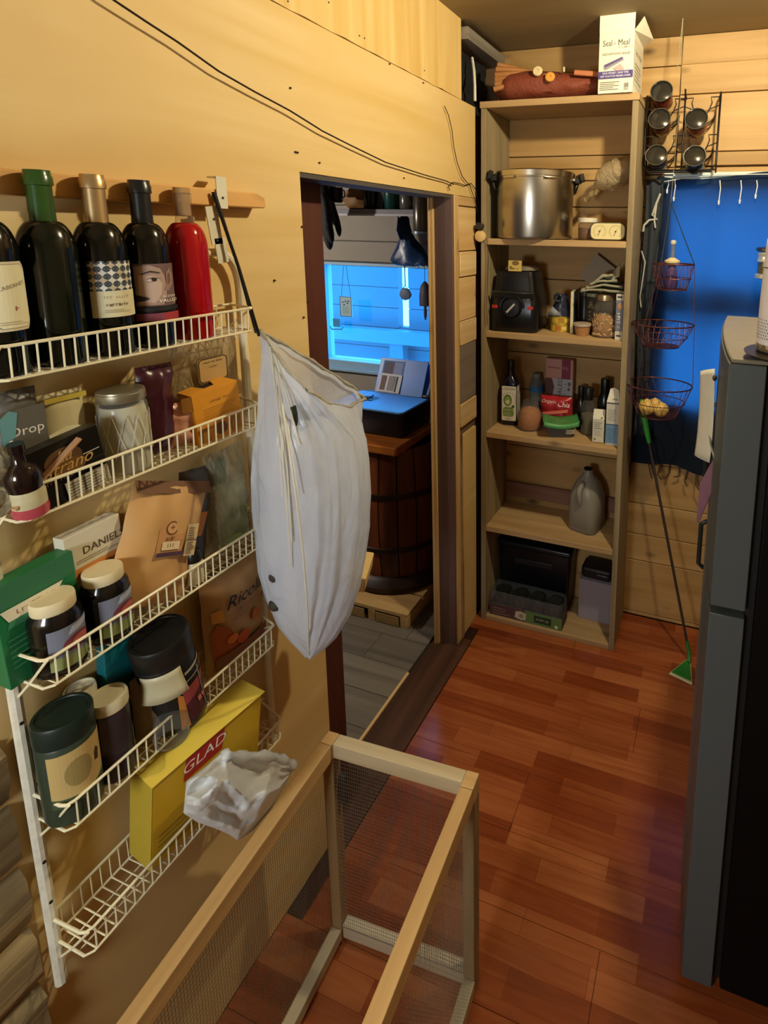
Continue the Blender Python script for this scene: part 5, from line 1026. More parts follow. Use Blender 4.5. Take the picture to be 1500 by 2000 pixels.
for a in ((-w/2, -d/2, .003, w/2, -d/2 + .003, .062), (-w/2, d/2 - .003, .003, w/2, d/2, .062), (-w/2, -d/2 + .003, .003, -w/2 + .003, d/2 - .003, .062), (w/2 - .003, -d/2 + .003, .003, w/2, d/2 - .003, .062)): q.box(*a)
q.build('tray_card', P('#4a3230', .6), t, smooth=0)
pr = Print(flat(-d/2)); pr.rect(.0, 0, w/2, .062, '#58743f'); pr.rect(-w/2, 0, .0, .062, '#4f3433'); pr.rect(.045, .012, .13, .048, '#26331f'); pr.marks((6, 3,), .088, .030, .016, '#a9b890', wide=.8); pr.poly([(-.052, .014), (-.02, .006), (.004, .010), (.006, .044), (-.02, .052), (-.046, .046)], '#b7ab92'); pr.ell(-.018, .028, .012, .011, '#8a7f68'); pr.ell(.155, .014, .008, .008, '#cfd0bd'); pr.lines(-.165, .010, -.07, .050, 3, '#7a5c55', .5); pr.build(t)
q = MB(); q.loft([[(x, y, z) for x, y in rs(a, b, .02)] for a, b, z in ((w + .002, d + .002, .058), (w + .004, d + .003, .10), (w - .004, d - .004, .126))], cap=False); q.build('shrink_film', film('#8a8a88', .15, .72, .12, .8, 40), t, smooth=60)
for k in range(4):
    x = -.131 + k * .0875
    j = thing('tray_jar', 'small dark jar under shrink film, %s in the tray row' % ('leftmost', 'second from left', 'third from left', 'rightmost')[k], 'jar', (.250 + x, 2.252 - .001 * 0, zE + .0035), 0, 'jars in the shrink tray')
    q = MB(); q.lathe([(.034, 0), (.037, .004), (.037, .082), (.031, .094)], n=22); q.build('glass_body', P('#2a1d1a', .2, spec=.5), j, smooth=50)
    q = MB(); q.lathe([(.034, .092), (.0345, .108), (.033, .111), (0, .110)], n=24); q.build('jar_lid', P('#33352f', .25, .6), j, smooth=40)
t = carton('grey_carton', 'plain grey-white carton at the right of the bottom shelf', 'box', (.562, 2.375, zE), .160, .115, .205, rz=-.03, mat='#8f8791')
q = MB(); q.add([(-.08, -.0575, .2055), (.08, -.0575, .2055), (.08, 0, .2065), (-.08, 0, .2065)], [(0, 1, 2, 3)]); q.add([(-.08, .0575, .2055), (.08, .0575, .2055), (.08, .0005, .2065), (-.08, .0005, .2065)], [(3, 2, 1, 0)]); q.build('top_flap', P('#9a929b', .6), t, smooth=0, solid=.001)
t = thing('black_case', 'black zipped case lying on the grey carton', 'case', (.560, 2.378, zE + .2075), -.05)
q = MB(); q.prism(rs(.15, .10, .02), 0, .055); q.build('case_body', P('#121214', .5), t, bevel=.012); q = MB(); q.obox((.03, -.052, .030), (.05, .006, .010)); q.build('case_handle', P('#4a4a4c', .4), t, bevel=.003)

# ================================================================== CORDS ON THE WALL
t = thing('electrical_cord', 'thin black electrical cord draped across the plywood above the doorway', 'cord', (0, 1.3, 2.1))
q = MB(); pts = [wx(u, v, .022 - .012 * k / 13) for k, (u, v) in enumerate([(200, -20), (222, 0), (282, 40), (347, 82), (427, 139), (497, 179), (566, 216), (630, 256), (683, 283), (753, 317), (827, 341), (870, 353), (886, 360)])]
q.tube(pts, .0021, 6); wbuild(q, 'main_cord', P('#15100b', .5), t, smooth=60)
q = MB(); pts = [wx(u, v, .010) for u, v in [(868, 207), (876, 225), (883, 255), (886, 285), (893, 318), (903, 345), (917, 362), (926, 385), (933, 412), (938, 440)]]
q.tube(pts, .0017, 6); wbuild(q, 'branch_cord', P('#2a1c0c', .5), t, smooth=60)
q = MB(); q.tube([wx(u, v, .008) for u, v in [(878, 372), (876, 364), (884, 356), (896, 358), (908, 362), (920, 358), (929, 370), (936, 400), (938, 440)]], .0018, 6); wbuild(q, 'looped_end', P('#1c130b', .5), t, smooth=60)
t = thing('wood_latch', 'pale wooden knob holding a cord at the bookcase edge', 'knob', (BX0 + .005, 2.185, 1.825))
q = MB(); q.lathe([(.020, 0), (.024, .004), (.024, .016), (.012, .020), (0, .020)], n=20); q.xf(Matrix.Rotation(PI/2, 4, 'X')); q.build('knob_disc', P('#d9b878', .5, var=.15), t, smooth=40)
q = MB(); q.obox((-.004, -.012, .040), (.034, .020, .030), (0, .4, 0)); q.build('dark_clip', P('#2a2118', .5), t, bevel=.006)
q = MB(); q.tube([(.010, -.004, .020), (.030, -.006, -.02), (.034, -.006, -.10), (.030, -.004, -.20), (.024, -.004, -.30), (.030, -.004, -.38)], .0016, 6); q.build('dangling_cord', P('#3a2c20', .5), t)

# ================================================================== FAR ROOM THINGS
TZ = .84
t = thing('barrel_table', 'wooden barrel table with polished square top beyond the doorway', 'table', (-.52, 2.37, .075))
q = MB(); q.prism([(-.36, -.262), (.150, -.262), (.158, -.254), (.158, .262), (-.36, .262)], TZ - .042 - .075, TZ - .075); q.build('table_top', wood('#8a4a1c', '#b86f30', 0, .22, .6, 0, .05, 0), t, bevel=.006)
def br(z): return .232 + .034 * math.sin(PI * min(1, max(0, z / .72))) 
NS = 18
for k in range(NS):
    q = MB(); loops = []
    a0, a1 = 2*PI*k/NS + .012, 2*PI*(k+1)/NS - .012
    for j in range(9):
        z = .05 + .672 * j / 8; r = br(z)
        loops.append([(r*math.cos(a0), r*math.sin(a0), z), ((r + .004)*math.cos((a0+a1)/2), (r + .004)*math.sin((a0+a1)/2), z), (r*math.cos(a1), r*math.sin(a1), z), ((r - .018)*math.cos(a1), (r - .018)*math.sin(a1), z), ((r - .018)*math.cos(a0), (r - .018)*math.sin(a0), z)])
    q.loft(loops); q.build('stave', wood('#4f2612', '#7a3f20', 2, .35, .8, 0, .1, .2), t, smooth=40)
for z in (.50, .22): 
    q = MB(); q.lathe([(br(z - .012) + .004, z - .014), (br(z) + .008, z - .012), (br(z) + .008, z + .012), (br(z + .012) + .004, z + .014)], n=48, cap=False); q.build('hoop', P('#2a1a14', .4, .4), t, smooth=40)
q = MB(); q.lathe([(.262, 0), (.285, .006), (.285, .03), (.262, .055), (.235, .075), (.22, .075)], n=48); q.build('barrel_foot', wood('#21120c', '#38211a', 0, .4, .6, 0, .1, 0), t, smooth=40)
t = thing('pallet_step', 'low pale timber pallet under the barrel table', 'pallet', (-.50, 2.29, -.002))
for k in range(4): q = MB(); q.box(-.34, -.28 + .15 * k, .055, .235, -.14 + .15 * k, .0735); q.build('deck_board', RAILX, t, bevel=.002)
for x in (-.30, .02, .195): q = MB(); q.box(x, -.28, .0, x + .04, .31, .0545); q.build('bearer', RAILY, t, bevel=.002)
q = MB(); q.box(-.255, -.284, .004, -.0, -.2805, .05); q.box(.065, -.284, .004, .19, -.2805, .05); q.build('front_board', wood('#9a7a4c', '#bd9a68', 0, .6, .8), t, smooth=0, kind='stuff')

t = thing('inkjet_printer', 'black printer with pale lid and raised paper tray on the barrel table', 'printer', (-.60, 2.365, TZ + .001), -.02)
w, d, h = .42, .30, .125
def sl(z0, z1, ww, dd): return [[(x, y - .0, z) for x, y in rrect(-ww/2, -dd/2, ww/2, dd/2, .03, 4)] for z in (z0, z1)]
q = MB(); q.loft([[(x, y, z) for x, y in rrect(-w/2 + i, -d/2 + i, w/2 - i, d/2 - i, .03, 4)] for i, z in ((.012, 0), (.004, .012), (.0, h))]); q.build('printer_body', P('#101319', .35, spec=.5), t, smooth=40)
q = MB(); q.prism(rrect(-w/2 - .002, -d/2 - .002, w/2 + .002, d/2 - .05, .022, 4), h, h + .010); q.build('scanner_lid', P('#5f9fe0', .3), t, bevel=.003)  # blue daylight from the window is painted into the lid colour
q = MB(); q.obox((.0, d/2 + .025, h + .085), (.30, .008, .20), (-.42, 0, 0)); q.build('paper_tray', P('#4c88dc', .35), t, bevel=.003)  # tray colours, here and below, carry the window's blue light
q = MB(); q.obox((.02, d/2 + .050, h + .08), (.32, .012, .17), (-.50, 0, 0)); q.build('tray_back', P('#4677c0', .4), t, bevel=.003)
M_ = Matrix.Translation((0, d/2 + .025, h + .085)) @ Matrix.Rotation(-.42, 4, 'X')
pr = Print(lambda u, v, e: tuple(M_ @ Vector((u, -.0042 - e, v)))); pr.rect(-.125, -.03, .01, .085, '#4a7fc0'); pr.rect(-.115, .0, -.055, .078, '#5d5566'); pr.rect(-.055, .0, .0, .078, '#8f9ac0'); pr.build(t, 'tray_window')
q = MB(); q.add([tuple(M_ @ Vector(p)) for p in ((-.135, -.010, -.09), (.01, -.010, -.09), (.01, -.008, .01), (-.12, -.008, .012))], [(0, 1, 2, 3)]); q.build('photo_sheet', P('#b9b6b8', .4), t, smooth=0, solid=.0012)
pr = Print(lambda u, v, e: tuple(M_ @ Vector((u, -.0108 - e, v)))); pr.rect(-.115, -.08, -.085, .0, '#7a5a4c'); pr.rect(-.070, -.08, -.03, .0, '#9a9488'); pr.rect(-.022, -.085, -.014, .0, '#2c3c38'); pr.build(t, 'photo_print')
pr = Print(flat(-d/2 + .001)); pr.rect(-.09, .05, -.072, .054, '#5d6a75'); pr.rect(-.062, .05, -.044, .054, '#5d6a75'); pr.rect(-.03, .05, -.02, .054, '#3d4650'); pr.build(t, 'panel_marks')
t = thing('key_fob', 'blue-tinted key fob with metal keys on the printer lid', 'keys', (-.665, 2.375, TZ + h + .0125), .3)
q = MB(); q.prism(rrect(-.075, -.025, .0, .025, .012, 3), .002, .014); q.build('fob', P('#6f9cc8', .35), t, bevel=.003)
q = MB(); q.tube([(.020 + .016 * math.cos(k*PI/6), -.018 + .016 * math.sin(k*PI/6), .003) for k in range(12)], .0018, 6, closed=True); q.build('key_ring', CHROME, t)
for a in (2.9, 3.3): q = MB(); q.obox((-.030, -.040 - .012 * (a - 3), .003), (.075, .009, .002), (0, 0, a)); q.build('key', P('#8f8a86', .3, .9), t)

sp = wy(735, 405, 2.48)
t = thing('far_shelf', 'grey painted shelf board high above the far window', 'shelf', (-.85, 2.6, 1.80))
q = MB(); zs_ = wy(735, 410, 2.48).z; xs0, xs1 = wy(650, 410, 2.48).x, wy(812, 415, 2.48).x
q.box(xs0, 2.48, zs_ - .022, xs1, 2.749, zs_ + .004); wbuild(q, 'shelf_board', P('#8d8b93', .6, var=.15), t, bevel=.002); q = MB()
q.box(xs0, 2.476, zs_ - .030, xs1 + .03, 2.482, zs_ - .020); wbuild(q, 'lit_edge', P('#c4c2c8', .5), t)  # light on the lower edge, painted as a paler strip
ZS = zs_ + .0045
def shelfx(u): return wy(u, 400, 2.56).x
q = MB(); q.sphere((0, 0, .062), .070, 18, 12, sq=(1.2, .8, .88), amp=.3, fr=14); t = thing('bread_bag', 'mottled tan bag of rolls on the far shelf', 'bag', (shelfx(695), 2.58, ZS)); q.build('bag_body', P('#8a6238', .6, var=.5, scale=28), t, smooth=70)
t = thing('black_mug', 'black mug on the far shelf beside the tan bag', 'mug', (shelfx(728), 2.56, ZS)); q = MB(); q.lathe([(.040, 0), (.045, .01), (.048, .10), (.044, .10), (.040, .012), (0, .010)], n=22); q.build('mug_body', P('#14161c', .2), t, smooth=40); q = MB(); q.tube([(.045, 0, .025), (.072, 0, .03), (.074, 0, .075), (.046, 0, .085)], .006, 6); q.build('mug_handle', P('#14161c', .2), t)
t = thing('navy_box', 'dark navy box leaning on the far shelf', 'box', (shelfx(752), 2.57, ZS + .004), 0, rot=(0, .18, 0)); q = MB(); q.box(-.02, -.06, 0, .02, .06, .15); q.build('box_body', P('#141a2c', .4), t, bevel=.003)
t = thing('teal_tumbler', 'teal green tumbler on the far shelf', 'tumbler', (shelfx(772), 2.54, ZS)); q = MB(); q.lathe([(.038, 0), (.044, .008), (.052, .14), (.048, .142), (.042, .012), (0, .01)], n=22); q.build('tumbler_body', P('#12433f', .25), t, smooth=40)
t = thing('glass_jug', 'grey glass jug at the right end of the far shelf', 'jug', (shelfx(800), 2.55, ZS)); q = MB(); q.lathe([(.040, 0), (.046, .01), (.046, .10), (.034, .13), (.036, .16)], n=22); q.build('jug_body', P('#55554e', .2, spec=.6), t, smooth=40)
t = thing('metal_canister', 'dull metal canister hanging at the far shelf right end', 'canister', (wy(826, 440, 2.5).x, 2.5, wy(826, 452, 2.5).z)); q = MB(); q.lathe([(.045, 0), (.048, .006), (.048, .17), (.040, .19)], n=22); q.build('canister_body', P('#5f5a52', .25, .7, var=.2), t, smooth=40); q = MB(); q.lathe([(.055, -.012), (.056, 0), (.03, .002)], n=22); q.build('base_dish', P('#7f8fa5', .3, .5), t, smooth=40)
q = MB(); q.tube([(-.03, 0, .185), (-.02, 0, .26), (.02, 0, .26), (.03, 0, .185)], .003, 6); q.build('hanging_wire', BLACK, t)
t = thing('black_gloves', 'black gloves and cloths hanging at the left of the far shelf', 'gloves', (wy(638, 430, 2.35).x, 2.35, wy(638, 490, 2.35).z))
gz = t.location.z; gx = t.location.x
def gp(u, v): p = wy(u, v, 2.35); return (p.x - gx, 0, p.z - gz)
for k, (b, e, r) in enumerate((((636, 380), (648, 440), .020), ((636, 385), (656, 440), .014), ((632, 395), (645, 475), .024), ((630, 400), (636, 488), .026), ((640, 395), (652, 462), .016))):
    q = MB(); b3, e3 = Vector(gp(*b)), Vector(gp(*e)); q.tube([b3 + (e3 - b3) * f + Vector((.006 * math.sin(f * 5 + k), -.02 + .015 * k, 0)) for f in (0, .2, .4, .6, .8, .93, 1)], [r * .7, r, r * 1.1, r, r * .9, r * .6, r * .2], 8); q.build('glove_finger', P('#0b0b0d', .7, sheen=.2), t, smooth=70)
q = MB(); c0 = Vector(gp(633, 385)); q.sphere(c0, .05, 12, 8, sq=(.7, .6, 1.3), amp=.3); q.build('glove_palm', P('#0d0d0f', .7), t, smooth=70)
for u, v, lab in ((638, 365, 'silver mug hanging at top left beyond the doorway'), (655, 372, 'dark mug hanging beside the silver mug beyond the doorway')):
    p = wy(u, v + 12, 2.42); t = thing('hanging_mug', lab, 'mug', tuple(p)); q = MB(); q.lathe([(.030, -.03), (.036, -.022), (.038, .045), (.034, .045), (.030, -.018), (0, -.02)], n=20); q.build('mug_body', P('#8f9096', .2, .8) if u < 650 else P('#1a1a1f', .25), t, smooth=40); q = MB(); q.tube([(.036, 0, -.01), (.056, 0, .0), (.055, 0, .03), (.037, 0, .036)], .004, 6); q.build('mug_handle', P('#6a6b70', .3, .6), t)
t = thing('blue_bags', 'crumpled blue plastic bag hanging right of the far window', 'bag', (wy(790, 480, 2.6).x, 2.6, wy(790, 515, 2.6).z))
bx, bz = t.location.x, t.location.z
def bpnt(u, v): p = wy(u, v, 2.6); return Vector((p.x - bx, 0, p.z - bz))
q = MB(); loops = []
for u0, u1, v in ((783, 792, 424), (780, 800, 450), (784, 810, 468), (775, 822, 484), (766, 836, 500), (764, 842, 512), (772, 836, 517)):
    a, b = bpnt(u0, v), bpnt(u1, v); c = (a + b) / 2; hw = (b.x - a.x) / 2
    loops.append([c + Vector((hw * math.cos(2*PI*i/20) * (1 + .12 * math.sin(i * 3.1 + v)), -.045 * math.sin(2*PI*i/20) * (1 + .3 * math.sin(i * 2.3 + v)), .008 * math.sin(i * 2.7))) for i in range(20)])
q.loft(loops); q.build('bag_body', P('#1d3f6e', .3, var=.6, scale=18), t, smooth=60)
def pend(name, label, u, vtop, vbot, y=2.70):
    a, b = wy(u, vtop, y), wy(u, vbot, y); return thing(name, label, 'ornament', tuple(b)), a - b
t, top_ = pend('hanging_plaque', 'small rectangular pressed-flower plaque hanging on a string in the far window', 677, 518, 618)
q = MB(); q.box(-.040, -.004, .0, .040, .004, .118); q.build('plaque_glass', P('#bfe0ea', .3), t, smooth=0, bevel=.001)
pr = Print(flat(-.004));
for i_, o in enumerate(((-.04, 0, -.037, .118), (.037, 0, .04, .118), (-.04, 0, .04, .003), (-.04, .115, .04, .118))): pr.rect(*o, '#123a6a')
for u_, v_ in ((-.018, .085), (.0, .09), (.014, .08), (-.01, .07), (.02, .092)): pr.ell(u_, v_, .006, .004, '#1d4a7a', 8)
for u_ in (-.015, .0, .016): pr.rect(u_, .015, u_ + .0015, .06, '#1d4a7a')
pr.build(t, 'pressed_flowers'); q = MB(); q.tube([(-.03, 0, .118), (-.006, 0, top_.z)], .0012, 5); q.tube([(.034, 0, .118), (.010, 0, top_.z)], .0012, 5); q.build('string', P('#10253c', .6), t, kind='stuff')
t, top_ = pend('round_charm', 'round stone charm hanging on a dark cord in the far window', 792, 430, 587, 2.68)
q = MB(); q.sphere((0, 0, .036), .036, 16, 10, sq=(1.05, .25, .95), amp=.15); q.build('charm_stone', P('#6f7f9c', .5), t, smooth=60); q = MB(); q.tube([(-.02, 0, .06), (0, 0, .085), (0, 0, top_.z)], .003, 6); q.tube([(.02, 0, .06), (0, 0, .085)], .002, 5); q.build('cord', P('#0e2b4c', .6), t)
t, top_ = pend('wood_chime', 'brown oblong wooden chime at the far window right edge', 831, 520, 625, 2.68)
q = MB(); q.loft([[(r*math.cos(2*PI*i/12), r*.7*math.sin(2*PI*i/12), z) for i in range(12)] for r, z in ((.004, 0), (.010, .03), (.008, .075), (.034, .080), (.034, .14), (.026, .19), (.006, .215))]); q.build('chime_body', P('#4b4258', .5), t, smooth=50); q = MB(); q.tube([(0, 0, .21), (0, 0, top_.z)], .0015, 5); q.build('string', BLACK, t)
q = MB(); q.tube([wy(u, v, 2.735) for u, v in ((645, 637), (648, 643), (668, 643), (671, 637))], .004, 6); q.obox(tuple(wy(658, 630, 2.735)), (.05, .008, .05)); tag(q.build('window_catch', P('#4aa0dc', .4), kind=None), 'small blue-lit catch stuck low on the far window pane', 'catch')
# added bulb, out of sight, that brightens the far room
t = thing('far_fill_bulb', 'added unseen fill bulb on a cord in the far room', 'lamp', (-1.75, 1.45, 2.4))
q = MB(); q.lathe([(.05, 0), (.05, -.01), (.02, -.03), (0, -.03)], n=18); q.build('lamp_holder', P('#e0ddd4', .4), t); q = MB(); q.tube([(0, 0, -.03), (0, 0, -.55)], .003, 6); q.build('cord', BLACK, t); q = MB(); q.sphere((0, 0, -.58), .032, 14, 10); q.build('bulb', emit((1.0, .9, .78), 1100.0), t)

# ================================================================== RIGHT OF THE BOOKCASE
# spice rack
SY = 2.455
t = thing('spice_rack', 'black wire spice rack on the back wall right of the bookcase', 'rack', (.82, SY, 2.08))
WIRE = P('#17120e', .4, .5)
x0, x1, xm, z0, z1 = .685, .968, .832, 2.095, 2.405; yf = 2.335
def sub(name, *tubes):
    q = MB()
    for p, r in tubes: q.tube(p, r, 7)
    return wbuild(q, name, WIRE, t, smooth=60)
sub('side_wire', ([(x0, SY - .004, z1), (x0, yf + .03, z1 - .01), (x0, yf + .01, z1 - .03), (x0, yf + .01, z0 + .03), (x0 + .02, yf, z0), (x1 - .02, yf, z0), (x1, yf + .01, z0 + .03), (x1, yf + .01, z1 - .03), (x1, yf + .03, z1 - .01), (x1, SY - .004, z1)], .0042))
sub('centre_wire', ([(xm, SY - .004, z1 - .01), (xm, yf + .04, z1 + .01), (xm + .004, yf + .01, z1 - .03), (xm + .004, yf + .01, z0)], .0036))
sub('back_wire', ([(x0, SY - .006, z1), (x0, SY - .006, z0), (x1, SY - .006, z0), (x1, SY - .006, z1)], .0032))
for zr in (2.375, 2.235):
    for a, b in ((x0, xm), (xm, x1)):
        c = (a + b) / 2
        sub('tier_rail', ([(a, yf + .012, zr), (a + .035, yf + .012, zr), (a + .030, yf + .012, zr - .02), (a + .040, yf + .012, zr - .05), (c, yf + .012, zr - .085), (b - .040, yf + .012, zr - .05), (b - .030, yf + .012, zr - .02), (b - .035, yf + .012, zr), (b, yf + .012, zr)], .0026))
        sub('cradle_loop', ([(c + .052 * math.cos(PI + PI*k/12), yf + .055, zr - .045 + .052 * math.sin(PI + PI*k/12)) for k in range(13)], .0024))
        sub('cradle_loop', ([(c + .052 * math.cos(PI + PI*k/12), yf + .095, zr - .045 + .052 * math.sin(PI + PI*k/12)) for k in range(13)], .0024))
        sub('tier_rail', ([(a, yf + .012, zr - .03), (a + .04, yf + .012, zr - .045), (c, yf + .06, zr - .098), (b - .04, yf + .012, zr - .045), (b, yf + .012, zr - .03)], .0022))
sub('front_wire', ([(x0, yf + .01, z0 + .008), (x0 + .05, yf - .004, z0 + .006), (x1 - .05, yf - .004, z0 + .006), (x1, yf + .01, z0 + .008)], .0036))
for (u, v, lab, fill) in ((1292, 178, 'red spice jar lying on top of the spice rack, upper left', '#6b2a1a'), (1288, 232, 'spice jar in the left column, middle row of the rack', '#5a2c1a'), (1360, 232, 'spice jar in the right column, middle row of the rack', '#7b3a20'), (1282, 303, 'spice jar in the left column, bottom row of the rack', '#3a3026'), (1357, 305, 'spice jar in the right column, bottom row of the rack', '#3a3a2c')):
    p = wy(u, v, 2.315); t2 = thing('spice_jar', lab, 'jar', (p.x, 2.315, p.z), 0, 'spice jars in the wire rack', rot=(-PI/2 - .30, 0, 0))
    Rj = .0425
    q = MB(); q.lathe([(Rj, -.002), (Rj, .012), (Rj - .004, .016)], n=30, cap=False); q.lathe([(Rj - .004, .003), (Rj - .006, .0015), (0, .001)], n=30); q.lathe([(Rj, -.002), (Rj - .003, -.003), (Rj - .004, .003)], n=30, cap=False); q.build('dark_lid', P('#2a2722', .12, spec=.8), t2, smooth=40)
    q = MB(); q.tube([(Rj * math.cos(2*PI*k/28), Rj * math.sin(2*PI*k/28), -.002) for k in range(28)], .0018, 6, closed=True); q.build('lid_rim', P('#8d897c', .25, .8), t2, smooth=60)
    q = MB(); q.lathe([(Rj - .006, .016), (Rj - .003, .022), (Rj - .003, .085), (Rj - .008, .092)], n=26); q.build('spice_glass', P(fill, .15, spec=.6, var=.35, scale=60), t2, smooth=50)
# curtain and cord lights
t = thing('blue_curtain', 'blue cloth curtain backlit over the window on the back wall', 'curtain', (1.1, 2.43, .80))
CURT = film('#0a1a30', .55, .0, .8, .15, 60, tcol='#3d5a74')
q = MB()
def cu(a, b):
    x = .735 + 1.0 * a; z = .80 + 1.288 * b; f = 1 - .5 * b; xl = -.055 * max(0, 1 - a / .05) * max(0, min(1, (.95 - b) / .6))
    top = -.014 * math.sin(a * 10) * max(0, b - .9) * 10
    return (x + xl, 2.437 - .012 * f * math.sin(a * 31 + 2.2 * math.sin(b * 2)) - .004 * noise.noise(Vector((a * 14, b * 7, 3))) - .003, z + top + (.012 * math.sin(a * 17) if b < .03 else 0))
q.grid(cu, 90, 34); wbuild(q, 'curtain_cloth', CURT, t, smooth=80)
q = MB()
for k in range(26):
    a = k / 25; p = Vector(cu(a, 0)); q.tube([p, p + Vector((.01 * math.sin(k * 2.1), -.004, -.03 - .02 * random.random())), p + Vector((.02 * math.sin(k * 1.3), -.006, -.05 - .03 * random.random()))], .0035, 5)
wbuild(q, 'frayed_fringe', P('#4a3d33', .9), t, kind='stuff')
q = MB(); q.tube([(.80, 2.442, 2.092), (1.79, 2.442, 2.098)], .006, 8); wbuild(q, 'curtain_rod', P('#cfe0dc', .4), t)
t = thing('cord_lights', 'white cord of icicle lights drooping along the curtain top', 'lights', (1.0, 2.41, 1.95))
q = MB(); q.tube([(.75, 2.408, 2.06), (.85, 2.405, 2.078), (.98, 2.405, 2.085), (1.1, 2.405, 2.088), (1.3, 2.405, 2.088)], .0022, 6); wbuild(q, 'main_cord', P('#c9cfd2', .5), t)
for u, v0, v1 in ((1406, 352, 392), (1447, 352, 390), (1478, 352, 380), (1318, 350, 385), (1305, 352, 370)):
    q = MB(); a, b = wy(u, v0, 2.405), wy(u - 2, v1, 2.405); q.tube([a, a.lerp(b, .4) + Vector((.004, 0, 0)), b], .0022, 6); q.tube([b, b + Vector((0, 0, -.016))], [.005, .003], 6); wbuild(q, 'icicle_strand', P('#d9dee0', .4), t)
q = MB(); q.tube([wy(u, v, 2.38) for u, v in ((1290, 378), (1283, 395), (1274, 420), (1284, 428), (1268, 430), (1258, 440), (1256, 452))], .005, 6); q.tube([wy(u, v, 2.38) for u, v in ((1282, 400), (1278, 430), (1280, 445))], .004, 6); q.tube([wy(u, v, 2.38) for u, v in ((1253, 490), (1260, 512), (1255, 545), (1250, 580), (1252, 600))], .003, 6)
wbuild(q, 'knotted_end', P('#b5b3a8', .5), t)
t = thing('knotted_cloth', 'dark grey cloth strip hanging between the bookcase and curtain', 'cloth', (.72, 2.41, 1.2))
q = MB(); q.grid(lambda a, b: (.690 + .070 * a * (.7 + .3 * b) + .006 * math.sin(b * 9), 2.400 - .012 * math.sin(a * 9 + b * 4), .95 + 1.12 * b), 14, 24); wbuild(q, 'cloth_strip', P('#2d3238', .9, var=.3), t, smooth=80, solid=.003)
# hanging three-tier basket
HB = Vector((.815, 2.27, 0))
t = thing('hanging_basket', 'copper wire three-tier hanging basket in front of the blue curtain', 'basket', (HB.x, HB.y, 1.0))
def tz(u, v): return wy(u, v, HB.y).z
tiers = ((tz(1320, 516), tz(1312, 565), .082, .058, 1316), (tz(1303, 633), tz(1300, 676), .125, .070, 1302), (tz(1300, 752), tz(1298, 812), .138, .078, 1300))
COP = P('#5a2f28', .4, .6)
tops = wy(1310, 395, HB.y)
q = MB(); q.tube([(wy(1336, 0, HB.y).x, HB.y, 2.644), (wy(1330, 180, HB.y).x, HB.y, wy(1330, 180, HB.y).z), (tops.x, HB.y, tops.z)], .0009, 5); wbuild(q, 'hanging_cord', P('#8d8468', .5), t)
q = MB()
for k in range(34): q.sphere((wy(1336, 0, HB.y).x - .0003 * k, HB.y, 2.640 - k * .0052), .0024, 6, 4)
wbuild(q, 'bead_chain', P('#b9ae8a', .35, .5), t, kind='stuff')
prev = None
for ti, (zt, zb_, R0, R1, uc) in enumerate(tiers):
    cx = wy(uc, 500, HB.y).x; cy = HB.y - .0
    def ringp(r, z, n=28): return [(cx + r*math.cos(2*PI*k/n), cy + r*.8*math.sin(2*PI*k/n), z) for k in range(n)]
    q = MB(); q.tube(ringp(R0, zt), .0030, 6, closed=True); q.tube(ringp(R1, zb_), .0024, 6, closed=True); q.tube(ringp((R0 + R1) * .52, (zt + zb_) / 2 - .006), .0018, 5, closed=True); b = wbuild(q, 'basket_bowl', COP, t, smooth=60)
    q = MB()
    for k in range(24):
        for s_ in (-1, 1):
            a0 = 2*PI*k/24; q.tube([(cx + (R0 + (R1 - R0)*f**1.3)*math.cos(a0 + s_*.35*f), cy + .8*(R0 + (R1 - R0)*f**1.3)*math.sin(a0 + s_*.35*f), zt + (zb_ - zt)*f) for f in (0, .5, 1)], .0009, 4, cap=False)
    for k in range(-6, 7):
        c = R1 * k / 6.5; h = math.sqrt(max(0, R1*R1 - c*c)); q.tube([(cx + c, cy - .8*h, zb_), (cx + c, cy + .8*h, zb_)], .0009, 4, cap=False); q.tube([(cx - h, cy + .8*c, zb_), (cx + h, cy + .8*c, zb_)], .0009, 4, cap=False)
    wbuild(q, 'bowl_wires', COP, b, root=t, kind='stuff')
    src = (tops.x, HB.y, tops.z) if prev is None else None
    for k in range(3):
        a = PI/2 + k*2*PI/3 + .5; p1 = (cx + R0*math.cos(a), cy + .8*R0*math.sin(a), zt)
        p0 = src or (prev[0] + prev[1]*math.cos(a), cy + .8*prev[1]*math.sin(a), prev[2])
        q = MB(); q.tube([p0, p1], .0024 if ti == 0 else .0014, 5); wbuild(q, 'chain_strand', P('#1b2f45', .5) if ti == 0 else COP, t)
    prev = (cx, R0, zt)
p = wy(1312, 528, HB.y)
t = thing('oil_lamp', 'small glass-stemmed ornament with cream collar in the top hanging basket', 'ornament', (p.x, HB.y, tiers[0][1] + .003))
hh = tz(1312, 470) - tiers[0][1]
q = MB(); q.lathe([(.02, 0), (.028, .02), (.020, hh*.40), (.012, hh*.5)], n=18); q.build('lower_bowl', P('#4a3a6a', .3), t, smooth=50); q = MB(); q.lathe([(.010, hh*.5), (.030, hh*.53), (.032, hh*.57), (.022, hh*.60), (.010, hh*.64)], n=22); q.build('cream_collar', P('#d9c79a', .4), t, smooth=50); q = MB(); q.lathe([(.009, hh*.64), (.008, hh*.9)], n=14, cap=False); q.build('glass_stem', glass((.8, .85, .85), .5), t); q = MB(); q.lathe([(.008, hh*.9), (.012, hh*.92), (.012, hh*.98), (0, hh)], n=14); q.build('top_cap', P('#d5d2c4', .4), t, smooth=50)
